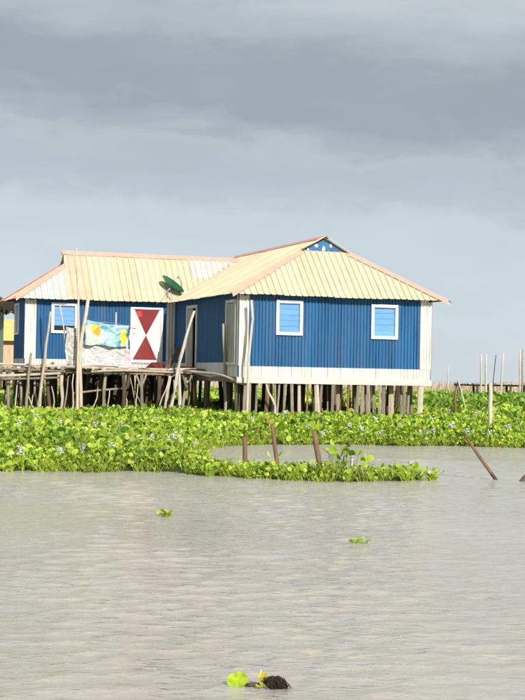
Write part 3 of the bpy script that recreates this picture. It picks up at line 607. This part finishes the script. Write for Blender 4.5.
heap('cloth_bundle', (-1.15, 4.6, 1.772), .28, .22, .22, 'maroon_cloth', 'dark maroon bundle on the deck in front of the hourglass door', 'bundle', 2)
bs = tag(empty('wash_basin', hw(-.03 - .42, 3.62, 1.762)), 'low dark red basin on the deck near the side doorway', 'basin')
MB().lathe([(0.0, .0), (.17, .0), (.24, .10), (.25, .115), (.255, .105), (.25, .10), (.232, .10), (.165, .012), (0, .012)], 28).build('bowl', 'maroon_paint', bs, True)
for s in (-1, 1): MB().tube([(s * .245, -.04, .095), (s * .275, -.02, .09), (s * .275, .02, .09), (s * .245, .04, .095)], .008, 6).build('handle', 'maroon_paint', bs, True)
o = MB().box(-.07, .07, -.018, .018, 0, .82).build('leaning_plank', 'wood_dark', None, False, hw(-.78, 4.75, 1.775)); o.rotation_euler = (R(-6), R(33), HA); tag(o, 'dark plank leaning right beside the maroon bundle', 'plank')
o = MB().box(-.35, .35, -.05, .05, 0, .05).build('loose_plank', 'wood_brown', None, False, hw(-.95, 3.75, 1.772)); o.rotation_euler = (0, 0, HA + .3); tag(o, 'short brown plank lying flat on the deck behind the bleached branch', 'plank')
st = tag(empty('door_step', hw(-1.28, 6.1, 1.765), HA), 'low white slatted step below the hourglass door', 'step')
for i in range(7): MB().box(-.49 + i * .14, -.49 + i * .14 + .125, -.02, .0, .0, .16).build('slat', 'white_paint', st)
MB().box(-.5, .5, -.035, .28, .162, .19).build('tread', 'grey_board', st)

# ---------------------------------------------------------------- satellite dish on the wing roof
zr = lambda y: ZE + S3 * (y - (YW - OV))
dish = tag(empty('satellite_dish', hw(-.37, 6.30, zr(6.30) + .02), HA), 'green satellite dish tilted skyward on the wing roof by the valley', 'satellite dish')
ax = Vector((.60, .02, .79)).normalized(); Q = ax.to_track_quat('Z', 'Y').to_matrix().to_4x4(); dc = Vector((.12, .0, .36))
T = Matrix.Translation(dc) @ Q
MB().lathe([(0.0, 0), (.10, .006), (.2, .024), (.3, .054), (.40, .097), (.425, .11), (.43, .118), (.42, .117), (.395, .105), (.3, .064), (.2, .034), (.1, .016), (0, .01)], 40, T).build('reflector', 'dish_green', dish, True)
arm = MB().tube([T @ Vector((0, -.40, .09)), T @ Vector((0, -.2, .33)), T @ Vector((0, 0, .42))], .012, 6).build('feed_arm', 'dish_green', dish, True)
MB().lathe([(0, 0), (.03, 0), (.04, -.05), (.025, -.1), (0, -.1)], 12, T @ Matrix.Translation((0, 0, .44))).build('feed_horn', 'metal_grey', arm, True)
MB().tube([(0, 0, 0), (0, 0, .22), dc + Vector((0, 0, -.02))], [.022, .022, .03], 8).build('mast', 'metal_grey', dish, True)
for dx, dy in ((-.2, -.07), (.1, -.07), (-.02, .12)): MB().tube([(dx, dy, S3 * dy - .005), (0, 0, .20)], .011, 6).build('strut', 'metal_grey', dish, True)

# ================================================================ water hyacinth
POLY = np.array([(-70, 120), (-70, 25), (-12, 23.9), (-6.2, 24.3), (-4.2, 24.0), (-3.4, 24.45), (-2.6, 24.4), (-1.9, 24.75), (-1.4, 24.5), (-.9, 23.95), (-.3, 23.6), (.4, 23.3), (1.08, 23.1), (1.8, 23.3), (2.4, 23.5), (2.82, 23.95), (2.78, 24.4), (2.0, 24.2),
                 (1.0, 24.1), (.2, 24.4), (-.5, 25.0), (-.95, 26.5), (-1.2, 30), (-1.15, 33), (-.6, 34.8), (.2, 35.4), (.9, 35.6), (2.2, 36.2), (3.35, 35.9), (4.8, 36.5), (6.4, 36.2), (9, 37), (15, 37.5), (70, 40), (70, 120)], float)
def inside_dist(X, Y):
    p = POLY; q = np.roll(p, -1, 0); ins = np.zeros(X.shape, bool); d = np.full(X.shape, 1e9)
    for (x0, y0), (x1, y1) in zip(p, q):
        c = ((y0 > Y) != (y1 > Y)) & (X < (x1 - x0) * (Y - y0) / (y1 - y0 + 1e-12) + x0); ins ^= c
        ex, ey = x1 - x0, y1 - y0; t = np.clip(((X - x0) * ex + (Y - y0) * ey) / (ex * ex + ey * ey), 0, 1); d = np.minimum(d, np.hypot(X - x0 - t * ex, Y - y0 - t * ey))
    return np.where(ins, d, -d)
def vnoise(X, Y, s):
    i, j = np.floor(X), np.floor(Y); a, b = X - i, Y - j; a = a * a * (3 - 2 * a); b = b * b * (3 - 2 * b)
    h = lambda i, j: (np.sin(i * 12.9898 + j * 78.233 + s) * 43758.5453) % 1
    return (h(i, j) * (1 - a) + h(i + 1, j) * a) * (1 - b) + (h(i, j + 1) * (1 - a) + h(i + 1, j + 1) * a) * b
def canopy(X, Y, d):
    """plant height: low at the water's edge, knee to thigh high inside the mat"""
    h = .20 + .42 * np.clip(d / 4.0, 0, 1) ** .75 + .14 * (vnoise(X * .5, Y * .5, 1.) - .5) + .10 * (vnoise(X * 1.7, Y * 1.7, 2.) - .5)
    return np.maximum(.12, h)
LEAF = np.array([(0, 0, 0), (.34, .22, .09), (.50, .55, .13), (.34, .87, .07), (0, 1, -.03), (-.34, .87, .07), (-.50, .55, .13), (-.34, .22, .09), (0, .33, -.02), (0, .7, -.05)])
LT = np.array([(0, 1, 8), (0, 8, 7)]); LQ = np.array([(1, 2, 9, 8), (8, 9, 6, 7), (2, 3, 4, 9), (9, 4, 5, 6)])
def leaves_mesh(name, bx, by, bz, az, lean, ht, blade_tilt, size, colr, petioles=True, extra=None):
    """each leaf: a petiole leaning outward from (bx,by,bz), then a cupped round blade"""
    n = len(bx); dx, dy = np.cos(az), np.sin(az)
    tx, ty, tz = bx + dx * np.sin(lean) * ht, by + dy * np.sin(lean) * ht, bz + np.cos(lean) * ht
    # blade axes: a = along the blade (outward and up), s = sideways, nn = normal
    a = np.stack([dx * np.cos(blade_tilt), dy * np.cos(blade_tilt), np.sin(blade_tilt)], -1); s = np.stack([-dy, dx, np.zeros(n)], -1)
    tw = rng.normal(0, .3, n); nn = np.cross(s, a)
    s2 = s * np.cos(tw)[:, None] + nn * np.sin(tw)[:, None]; nn2 = np.cross(s2, a)
    wd = size * rng.uniform(.85, 1.15, n); cup = size * rng.uniform(.6, 1.7, n)
    V = np.stack([tx, ty, tz], -1)[:, None, :] + LEAF[None, :, 0:1] * s2[:, None] * wd[:, None, None] + LEAF[None, :, 1:2] * a[:, None] * size[:, None, None] + LEAF[None, :, 2:3] * -nn2[:, None] * -cup[:, None, None]
    C = np.repeat(colr[:, None, :], 10, 1) * (np.array([.8, 1, 1.05, 1.05, 1, 1.05, 1.05, 1, .88, .9])[None, :, None])
    off = (np.arange(n) * 10)[:, None, None]
    T_, Q_ = (LT[None] + off).reshape(-1, 3), (LQ[None] + off).reshape(-1, 4); V = V.reshape(-1, 3); C = C.reshape(-1, 3)
    if petioles:
        r = .007; k = np.arange(3) * 2.094
        ring = np.stack([np.cos(k), np.sin(k), np.zeros(3)], -1) * r
        B = np.stack([bx, by, bz - .03], -1)[:, None] + ring[None] * 1.6; Tt = np.stack([tx, ty, tz], -1)[:, None] + ring[None] * .8
        PV = np.concatenate([B, Tt], 1).reshape(-1, 3); o2 = len(V) + (np.arange(n) * 6)[:, None, None]
        PQ = (np.array([(0, 1, 4, 3), (1, 2, 5, 4), (2, 0, 3, 5)])[None] + o2).reshape(-1, 4)
        V = np.concatenate([V, PV]); Q_ = np.concatenate([Q_, PQ]); C = np.concatenate([C, np.repeat(colr * .85, 6, 0)])
    if extra is not None:
        ev, eq, ec = extra; Q_ = np.concatenate([Q_, eq + len(V)]); V = np.concatenate([V, ev]); C = np.concatenate([C, ec])
    return mesh_np(name, V, Q_, C, 'leaf', T_)
PAL = np.array([(.38, .55, .05), (.47, .62, .065), (.28, .47, .05), (.57, .69, .12), (.10, .23, .03), (.62, .67, .12)])
def leaf_cols(n, edge, X, Y):
    w_ = np.array([.26, .24, .19, .12, .15, .04]); i = rng.choice(len(PAL), n, p=w_); c = PAL[i] * rng.uniform(.8, 1.18, (n, 1))
    patch = vnoise(X * .8, Y * .8, 6.)[:, None]; c = c * (.78 + .42 * patch)
    c = c * (1 - edge[:, None]) + np.array([(.46, .54, .06)]) * edge[:, None] * rng.uniform(.7, 1.1, (n, 1)) + c * edge[:, None] * .0
    dead = rng.random(n) < .012; c[dead] = np.array([.36, .24, .08]) * rng.uniform(.6, 1.1, (dead.sum(), 1))
    return c
def scatter(x0f, ymin, ymax, dens, jitter=0):
    A = 0; n = int((ymax - ymin) * 2 * x0f(ymax) * dens); Y = rng.uniform(ymin, ymax, n); X = rng.uniform(-1, 1, n) * x0f(ymax)
    k = np.abs(X) < x0f(Y); X, Y = X[k], Y[k]; d = inside_dist(X, Y) + .35 * (vnoise(X * 2.3, Y * 2.3, 4.) - .5)
    k = d > 0; return X[k], Y[k], d[k]
def local_xy(X, Y):
    dx, dy = X - HC.x, Y - HC.y; c, s = math.cos(HA), math.sin(HA); return dx * c + dy * s, -dx * s + dy * c
def under_house(X, Y):
    lx, ly = local_xy(X, Y); return ((lx > .3) & (lx < W) & (ly > 1.6) & (ly < YB)) | ((lx > -9) & (lx <= .3) & (ly > 4.2) & (ly < YWB + 1))
def base_sheet(x0, x1, y0, y1, st):
    """dark sheet at water level, standing for stems and the shade between leaves"""
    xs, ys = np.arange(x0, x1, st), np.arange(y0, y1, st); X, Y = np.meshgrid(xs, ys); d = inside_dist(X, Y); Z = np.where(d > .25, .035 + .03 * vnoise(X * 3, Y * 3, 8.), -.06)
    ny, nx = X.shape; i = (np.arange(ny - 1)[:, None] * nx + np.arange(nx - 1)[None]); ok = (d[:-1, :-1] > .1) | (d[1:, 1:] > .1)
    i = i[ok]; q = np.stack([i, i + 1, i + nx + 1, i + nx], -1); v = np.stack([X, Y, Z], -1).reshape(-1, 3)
    u = np.unique(q); mp = np.zeros(len(v), int); mp[u] = np.arange(len(u)); return v[u], mp[q], np.tile([(.06, .10, .02)], (len(u), 1))  # dark green stands in for shade under the leaves, hides bright water
# near mat
X, Y, D = scatter(lambda y: .205 * y + 2.0, 22.8, 46, 50)
uh = under_house(X, Y); k = ~(uh & (rng.random(len(X)) < .55)); X, Y, D, uh = X[k], Y[k], D[k], uh[k]
nl = 7; H = canopy(X, Y, D) * np.where(uh, .75, 1.0)
bx = np.repeat(X, nl) + rng.normal(0, .03, len(X) * nl); by = np.repeat(Y, nl) + rng.normal(0, .03, len(X) * nl); dd = np.repeat(D, nl); hh = np.repeat(H, nl) * rng.uniform(np.clip(.05 + dd * .5, .05, .45), 1.0, len(bx))
az = np.tile(np.arange(nl) * 2.4, len(X)) + np.repeat(rng.uniform(0, 6.28, len(X)), nl) + rng.normal(0, .3, len(bx))
lean = np.clip(rng.normal(.38, .18, len(bx)), .05, .9) + .5 * np.clip(1 - dd / .6, 0, 1); size = np.clip(rng.normal(.079, .028, len(bx)), .03, .16) * np.clip(.62 + dd * .3, .62, 1.0)
size = size * np.where(rng.random(len(bx)) < .13, 1.55, 1.0); tilt = np.clip(rng.normal(.75, .38, len(bx)), -.1, 1.45)
edge = np.clip(.55 - dd * .8, 0, .55) * rng.random(len(bx)) ** .6
sp = np.array([(1.18, 24.15, .50), (1.30, 24.2, .62), (1.36, 24.1, .48), (1.52, 24.2, .46), (1.24, 24.0, .42), (.2, 24.2, .40), (1.75, 24.0, .36), (1.42, 24.05, .40)])
ks = 3; bx = np.concatenate([bx, np.repeat(sp[:, 0], ks) + rng.normal(0, .03, 8 * ks)]); by = np.concatenate([by, np.repeat(sp[:, 1], ks)]); hh = np.concatenate([hh, np.repeat(sp[:, 2], ks) * rng.uniform(.75, 1, 8 * ks)]); az = np.concatenate([az, rng.uniform(0, 6.28, 8 * ks)])
lean = np.concatenate([lean, rng.uniform(.05, .25, 8 * ks)]); tilt = np.concatenate([tilt, rng.uniform(.4, 1.2, 8 * ks)]); size = np.concatenate([size, rng.uniform(.10, .14, 8 * ks)]); edge = np.concatenate([edge, np.zeros(8 * ks)])
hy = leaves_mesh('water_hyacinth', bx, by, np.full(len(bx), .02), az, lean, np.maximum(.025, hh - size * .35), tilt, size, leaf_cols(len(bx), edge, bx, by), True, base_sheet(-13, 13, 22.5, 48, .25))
kind(hy, 'stuff'); hy['label'] = 'thick floating mat of bright green water hyacinth around the house'
# the mat goes on behind the house, in coarser clumps
X, Y, D = scatter(lambda y: .21 * y + 3, 46, 118, 4.2)
nl = 7; H = canopy(X, Y, D); n = len(X) * nl
bx = np.repeat(X, nl) + rng.normal(0, .14, n); by = np.repeat(Y, nl) + rng.normal(0, .14, n); hh = np.repeat(H, nl) * rng.uniform(.6, 1.05, n)
f = leaves_mesh('far_water_hyacinth', bx, by, np.full(n, .02), rng.uniform(0, 6.28, n), rng.uniform(.1, .6, n), hh, np.clip(rng.normal(.8, .4, n), 0, 1.4), rng.uniform(.12, .22, n), leaf_cols(n, np.zeros(n), bx, by), False, base_sheet(-34, 34, 46, 121, 1.0))
kind(f, 'stuff'); f['label'] = 'green water plants spreading far behind the house'
# taller darker growth at the right
n = 26000; Y = rng.uniform(52, 78, n); X = rng.uniform(5.5, 26, n) ; den = vnoise(X * .45, Y * .3, 3.) ; k = (rng.random(n) < den * 1.3); X, Y, den = X[k], Y[k], den[k]; n = len(X)
hh = rng.uniform(.55, 1.0, n) * (.6 + .5 * den)
c = np.array([(.22, .38, .045), (.30, .47, .05), (.13, .25, .035)])[rng.integers(0, 3, n)] * rng.uniform(.8, 1.3, (n, 1))
f = leaves_mesh('tall_water_plants', X, Y, np.full(n, .02), rng.uniform(0, 6.28, n), rng.uniform(.05, .4, n), hh, rng.uniform(.3, 1.3, n), rng.uniform(.10, .19, n), c, True)
kind(f, 'stuff'); f['label'] = 'taller dark green water plants at the right, behind the house'
# flower spikes
def flower_mesh(seed):
    r = random.Random(seed); mb = MB(); mb.tube([(0, 0, -.05), (0, 0, .1)], .006, 4)
    for i in range(9):
        a = i * 2.4; z = -.02 + .014 * i; rr = .035 + .018 * r.random(); R_ = .05
        for k in range(4):
            b = a + (k - 1.5) * .5; c = Vector((math.cos(a) * rr, math.sin(a) * rr, z)); t = Vector((math.cos(b), math.sin(b), r.uniform(.1, .9))).normalized() * R_; sd_ = Vector((-math.sin(b), math.cos(b), .2)).normalized() * .026
            mb.add([c, c + t * .6 + sd_, c + t, c + t * .6 - sd_], [(0, 1, 2, 3)])
    me = bpy.data.meshes.new('flower_spike'); me.from_pydata(mb.v, [], mb.f); me.materials.append(M['petal']); return me
fm = [flower_mesh(i) for i in range(3)]
FL = [(-3.42, 25.3), (-2.99, 25.2), (-3.45, 33.0), (-2.35, 29.3), (-2.59, 36.5), (-1.84, 30.2), (-1.83, 31.3), (-1.93, 30.8), (-1.72, 31.6), (-3.95, 24.6), (-3.31, 24.8), (-3.65, 32.9), (-5.98, 39.5), (-3.17, 34.1), (-2.23, 30.6), (-1.35, 30.7), (-.39, 36.5), (1.18, 37.2),
      (2.23, 38.1), (2.47, 37.0), (3.31, 41.0), (3.52, 38.0), (4.1, 37.0), (3.9, 36.7), (4.3, 37.3), (6.69, 47.0), (5.63, 37.0), (6.24, 37.9), (6.79, 39.2), (5.49, 43.8), (2.4, 23.95), (1.45, 23.7), (2.9, 36.6), (1.5, 36.4), (-4.61, 28.6), (-4.35, 32.4), (-2.55, 25.6), (4.82, 37.9), (6.17, 43.2), (5.1, 37.2), (-.82, 36.0),
      (-5.1, 34.0), (-5.6, 37.0), (-4.9, 26.4), (-.2, 38.2), (.6, 39.5), (3.0, 39.6), (4.6, 40.5), (7.2, 40.4), (7.6, 42.0), (-1.9, 33.5), (-3.0, 38.2), (-3.9, 35.8)]
for i, (fx, fy) in enumerate(FL):
    d = inside_dist(np.array([fx]), np.array([fy])); z = float(canopy(np.array([fx]), np.array([fy]), np.maximum(d, 0))[0])
    o = bpy.data.objects.new('flower_spike', fm[i % 3]); col.objects.link(o); o.parent = hy; o.location = (fx, fy, z - .03); s = random.uniform(.55, 1.05); o.scale = (s, s, s * 1.1); o.rotation_euler = (random.uniform(-.2, .2), random.uniform(-.2, .2), random.uniform(0, 6))

# ---------------------------------------------------------------- posts in the water
pole('mooring_post', [(-.26, 25.2, -.5), (-.26, 25.2, .17), (-.27, 25.2, .59)], .036, .044, 'wood_stake', 'thickset short brown post, leftmost of the three in the floating weed', 'post', .004, 7, local=False)
pole('mooring_post', [(.36, 25.4, -.5), (.28, 25.4, .2), (.18, 25.4, .81)], .04, .035, 'wood_stake', 'middle of the three brown posts in the floating weed', 'post', .004, 7, local=False)
pole('mooring_post', [(1.07, 24.1, -.5), (.98, 24.1, .04), (.85, 24.1, .75)], .048, .043, 'wood_stake', 'longest brown post leaning left at the front edge of the weed', 'post', .004, 7, local=False)
pole('leaning_stake', [(4.17, 24.05, -.5), (3.82, 24.3, 0), (3.35, 24.6, .69)], .030, .024, 'wood_stake', 'reddish brown stake slanting steeply out of open water at the right', 'stake', .004, 7, local=False)
pole('broken_stake', [(4.12, 24.1, -.3), (4.19, 24.12, 0), (4.34, 24.2, .12)], .04, .035, 'wood_dark', 'dark stub of a stake just above the water at the right edge', 'stake', .004, 5, local=False)
pole('reed_post', [(5.98, 39, -.5), (5.96, 39, .51), (5.95, 39, 1.56)], .065, .05, 'wood_pale', 'pale upright post with a small side twig in the weed at the right', 'post', .012, 8, local=False)
tw = bpy.data.objects[-1] if False else [o for o in bpy.data.objects if o.name.startswith('reed_post')][0]
MB().tube([(0.0, 0, 1.42), (.1, -.02, 1.50), (.22, -.02, 1.56)], .012, 5).build('twig', 'wood_pale', tw, True)
pole('reed_post', [(5.80, 45, -.5), (5.82, 45, .56), (5.81, 45, 1.25)], .05, .04, 'wood_brown', 'short brown post in the weed right of the house corner', 'post', .012, 7, local=False)
pole('thin_stake', [(6.86, 50, -.4), (6.79, 50, .79), (6.52, 50, 1.68)], .03, .025, 'bleached_wood', 'thin pale stake leaning left behind the short brown post', 'stake', .01, 7, local=False)
pole('thin_stake', [(6.40, 50.1, -.4), (6.45, 50.1, .8), (6.57, 50.1, 1.6)], .03, .025, 'wood_grey', 'thin grey stake crossing behind the leaning pale stake', 'stake', .01, 7, local=False)
# far landing stage and its poles
pier = tag(empty('landing_stage', (13, 82, 0)), 'low weathered landing stage far off at the right', 'landing stage')
for i in range(26):
    xx = -2.2 + i * .42; MB().box(-.19, .19, -.8, .8, 0, .05).build('plank', random.choice(('wood_pale', 'wood_grey')), pier, loc=(xx, 0, 1.42 + random.uniform(-.02, .02)))
for yy in (-.6, .6): MB().tube(wobble([(-2.4, yy, 1.37), (8.8, yy, 1.37)], .03, 8), .05, 6).build('bearer', 'wood_grey', pier)
for xx in np.arange(-2.2, 8.8, .9):
    for yy in (-.6, .6): MB().tube([(xx, yy, -.5), (xx + random.uniform(-.1, .1), yy, 1.34)], .07, 6).build('post', 'wood_dark', pier)
pole('far_pole', [(11.73, 80, -.5), (11.68, 80, 3.04)], 0.055, 0.047, 'bleached_wood', 'left one of the close pair of pale poles by the far landing stage', 'pole', .01, 6, local=False)
pole('far_pole', [(11.98, 80, -.5), (11.95, 80, 3.04)], 0.066, 0.058, 'bleached_wood', 'right one of the close pair of pale poles by the far landing stage', 'pole', .01, 6, local=False)
pole('far_pole', [(12.2, 80, -.5), (12.35, 80, 1.5), (12.48, 80, 3.0)], 0.027, 0.023, 'wood_dark', 'thin dark leaning pole by the far landing stage', 'pole', .01, 6, local=False)
pole('far_pole', [(11.96, 75, -.5), (11.98, 75, 1.26), (12.07, 75, 3.02)], 0.066, 0.047, 'bleached_wood', 'bright pale pole leaning slightly right of the thin dark one', 'pole', .01, 6, local=False)
pole('far_pole', [(12.08, 70, -.5), (12.04, 70, 3.08)], 0.047, 0.043, 'bleached_wood', 'tall pale pole standing near the right edge of the picture', 'pole', .01, 6, local=False)
pole('far_pole', [(12.22, 70.3, -.5), (12.22, 70.3, 3.1)], 0.047, 0.039, 'wood_grey', 'tall grey pole at the very right edge of the picture', 'pole', .01, 6, local=False)
pole('far_pole', [(14.9, 120, -.5), (14.89, 120, 2.75)], .06, .05, 'bleached_wood', 'lone distant pole right of the house corner', 'pole', .01, 6, local=False)
# far bank of dry reeds
n = 40000; X = rng.uniform(-75, 75, n); Y = rng.uniform(170, 230, n); h = rng.uniform(.4, .95, n) * (1.0 + .9 * vnoise(X * .12, Y * .05, 9.)); a = rng.uniform(0, 6.28, n); wv = rng.uniform(.02, .10, n); ln = rng.normal(0, .4, (n, 2))
B = np.stack([X, Y, np.zeros(n)], -1); s = np.stack([np.cos(a), np.sin(a), np.zeros(n)], -1) * wv[:, None]; tp = B + np.stack([ln[:, 0], ln[:, 1], h], -1)
v = np.stack([B - s, B + s, tp + s * .3, tp - s * .3], 1).reshape(-1, 3); q = np.arange(n * 4).reshape(-1, 4)
c = np.array([(.56, .46, .36), (.46, .38, .30), (.60, .52, .43), (.30, .32, .18)])[rng.choice(4, n, p=[.35, .25, .3, .1])] * rng.uniform(.8, 1.2, (n, 1))
f = mesh_np('reed_bank', v, q, np.repeat(c, 4, 0), 'leaf'); kind(f, 'stuff'); f['label'] = 'far bank of dry tan reeds along the horizon'

# ---------------------------------------------------------------- neighbouring huts at the left
yh = tag(empty('yellow_roofed_hut', (-13.2, 74, 0)), 'small hut with a yellow sheet roof and tan walls, far left behind the house', 'hut')
MB().box(-2, 2.0, 0, 3, 1.4, 3.3).build('wall', 'tan_wall', yh)
for i in range(14):
    x0 = -2.25 + i * .32; c = Vector((x0 + .16, 1.5, 3.7))
    MB().add([Vector(p) - c for p in [(x0, -.35, 3.2), (x0 + .318, -.35, 3.2), (x0 + .318, 1.5, 4.28), (x0, 1.5, 4.28), (x0, -.35, 3.16), (x0 + .318, -.35, 3.16), (x0 + .318, 1.5, 4.24), (x0, 1.5, 4.24)]], [(0, 1, 2, 3), (7, 6, 5, 4), (0, 4, 5, 1), (1, 5, 6, 2), (2, 6, 7, 3), (3, 7, 4, 0)]).build('roof_sheet', 'yellow_roof', yh, loc=c)
MB().add([(-2.25, 1.5, 4.28), (2.25, 1.5, 4.28), (2.25, 3.35, 3.2), (-2.25, 3.35, 3.2)], [(0, 1, 2, 3)]).build('back_roof', 'yellow_roof', yh)
MB().box(-2.1, 2.1, -.1, 3.1, 1.25, 1.4).build('floor', 'wood_grey', yh)
for xx in np.arange(-1.9, 2, .95):
    for yy in (.1, 2.8): MB().tube([(xx, yy, -.5), (xx, yy, 1.26)], .09, 6).build('stilt', 'wood_dark', yh)
nh = tag(empty('thatched_hut', (-12.75, 57.5, 0)), 'neighbouring hut with dark ragged thatch eave cut by the left edge of the picture', 'hut')
MB().box(-2.3, 2.10, 0, 4, 1.5, 4.2).build('wall', 'green_grey_wall', nh)
for i in range(12):
    MB().box(-2.3 + i * .366 + .01, -2.3 + (i + 1) * .366 - .01, -.03, -.003, 1.6, 4.1).build('board', 'green_grey_wall', nh)
th = MB(); ez = []
for (a, b) in (((-2.9, -.6), (2.62, -.6)), ((2.62, -.6), (2.62, 4.6)), ((2.62, 4.6), (-2.9, 4.6)), ((-2.9, 4.6), (-2.9, -.6))):
    n_ = 26
    for i in range(n_):
        t0, t1 = i / n_, (i + 1) / n_; p0 = (a[0] + (b[0] - a[0]) * t0, a[1] + (b[1] - a[1]) * t0); p1 = (a[0] + (b[0] - a[0]) * t1, a[1] + (b[1] - a[1]) * t1); m_ = ((p0[0] + p1[0]) / 2, (p0[1] + p1[1]) / 2)
        zz = 4.02 + random.uniform(-.18, .1); q0 = (-.14 + (p0[0] + .14) * .05, 2 + (p0[1] - 2) * .05); q1 = (-.14 + (p1[0] + .14) * .05, 2 + (p1[1] - 2) * .05); zt = 4.42 + random.uniform(0, .12)
        k0 = (p0[0] * .93, 2 + (p0[1] - 2) * .93); k1 = (p1[0] * .93, 2 + (p1[1] - 2) * .93)
        th.add([(p0[0], p0[1], zz + .15), (m_[0], m_[1], zz), (p1[0], p1[1], zz + .15), (p1[0], p1[1], zt), (p0[0], p0[1], zt), (q1[0], q1[1], 4.95), (q0[0], q0[1], 4.95), (k0[0], k0[1], zz + .2), (k1[0], k1[1], zz + .2)], [(0, 1, 2, 3, 4), (4, 3, 5, 6), (0, 7, 8, 2, 1)])
th.build('roof', 'thatch', nh)
for xx in (-2.1, -.7, .7, 2.0):
    for yy in (.1, 3.9): MB().tube([(xx, yy, -.5), (xx, yy, 1.5)], .09, 6).build('stilt', 'wood_dark', nh)

# ---------------------------------------------------------------- loose plants adrift on the open water
def drift(name, loc, label, spots, root=None):
    bx = np.array([s[0] for s in spots]); by = np.array([s[1] for s in spots]); n = len(bx)
    o = leaves_mesh(name, bx, by, np.full(n, .0), np.array([s[2] for s in spots]), np.array([s[3] for s in spots]), np.array([s[4] for s in spots]), np.array([s[5] for s in spots]), np.array([s[6] for s in spots]), np.array([s[7] for s in spots]), True)
    o.location = loc; return tag(o, label, 'water plant')
YG1, YG2 = (.48, .58, .05), (.36, .52, .04)
rr = random.Random(3)
drift('drifting_hyacinth', (-1.06, 17.06, 0), 'small yellow-green plant clump adrift on open water at the left', [(rr.uniform(-.08, .08), rr.uniform(-.05, .05), rr.uniform(0, 6.28), .9, rr.uniform(.02, .06), rr.uniform(.1, .7), rr.uniform(.06, .09), rr.choice((YG1, YG2))) for _ in range(11)])
drift('drifting_hyacinth', (1.01, 14.62, 0), 'thin yellow-green sprig adrift on open water at the right', [(rr.uniform(-.09, .09), rr.uniform(-.03, .03), rr.uniform(0, 6.28), .8, rr.uniform(.01, .05), rr.uniform(.1, .9), rr.uniform(.035, .06), rr.choice((YG1, YG2))) for _ in range(12)])
fp = tag(empty('uprooted_hyacinth', (.02, 7.76, 0)), 'uprooted plant with one round green leaf and dark roots, nearest on the water', 'water plant')
def disc_leaf(c, axis, r, mat_cols, name, parent):
    ax_ = Vector(axis).normalized(); q = ax_.to_track_quat('Z', 'Y').to_matrix(); v = [np.array(c)]; cs = [mat_cols]; f = []; n_ = 22
    for k_, rr_ in ((1, .45), (2, .8), (3, 1.0)):
        for i in range(n_):
            t = 2 * math.pi * i / n_; ro = r * rr_ * (1 + .06 * math.sin(2 * t + 1)); v.append(np.array(Vector(c) + q @ Vector((ro * math.cos(t), ro * math.sin(t), .22 * r * rr_ ** 2 + .02 * r * math.sin(5 * t) * rr_)))); cs.append(tuple(np.array(mat_cols) * (1.0 - .12 * rr_) * (1 + .22 * math.sin(t * 5.5) * rr_)))
    tr = [(0, 1 + i, 1 + (i + 1) % n_) for i in range(n_)]; qd = [(1 + k * n_ + i, 1 + (k + 1) * n_ + i, 1 + (k + 1) * n_ + (i + 1) % n_, 1 + k * n_ + (i + 1) % n_) for k in range(2) for i in range(n_)]
    o = mesh_np(name, np.array(v), np.array(qd), np.array(cs), 'leaf', np.array(tr)); o.parent = parent; return o
disc_leaf((-.118, 0, .028), (-.1, -.55, .55), .052, (.42, .58, .03), 'leaf', fp)
disc_leaf((.015, -.005, .028), (.5, -.7, .3), .028, (.50, .50, .06), 'leaf', fp); disc_leaf((.012, -.01, .055), (-.2, -.8, .4), .024, (.52, .44, .06), 'leaf', fp)
disc_leaf((-.003, -.02, .008), (0, -.3, .9), .022, (.50, .52, .07), 'leaf', fp)
MB().tube([(-.08, 0, .006), (-.04, 0, .012), (.0, 0, .01)], .011, 7).build('stem', 'wood_dark', fp, True)
MB().tube([(.005, .0, .02), (.0, .0, .06), (.003, 0, .092)], [.008, .006, .004], 6).build('shoot', 'yellow_roof', fp, True)
rm = MB(); r_ = random.Random(9)
nu, nv = 20, 12; v = []
for j in range(nv + 1):
    b = math.pi * j / nv
    for i in range(nu):
        a_ = 2 * math.pi * i / nu; k_ = 1 + r_.uniform(-.14, .14); v.append((.075 + .062 * k_ * math.cos(b), .03 * k_ * math.sin(b) * math.cos(a_), .018 + (.036 + .012 * math.sin(b * 2 - .5)) * k_ * math.sin(b) * math.sin(a_) + .014 * math.cos(b) * -1))
rm.add(v, [(j * nu + i, j * nu + (i + 1) % nu, (j + 1) * nu + (i + 1) % nu, (j + 1) * nu + i) for j in range(nv) for i in range(nu)])
for i in range(60):
    x0 = r_.uniform(.01, .13); p = Vector((x0, r_.uniform(-.03, .0), r_.uniform(.02, .06))); rm.tube([p, p + Vector((r_.uniform(0, .03), -.012, -.012)), p + Vector((r_.uniform(.01, .05), -.018, -.04))], .0018, 3)
rm.build('root_mass', 'root_mass', fp, False)

scn.render.engine = 'CYCLES'
scn.render.resolution_x, scn.render.resolution_y = 768, 1024
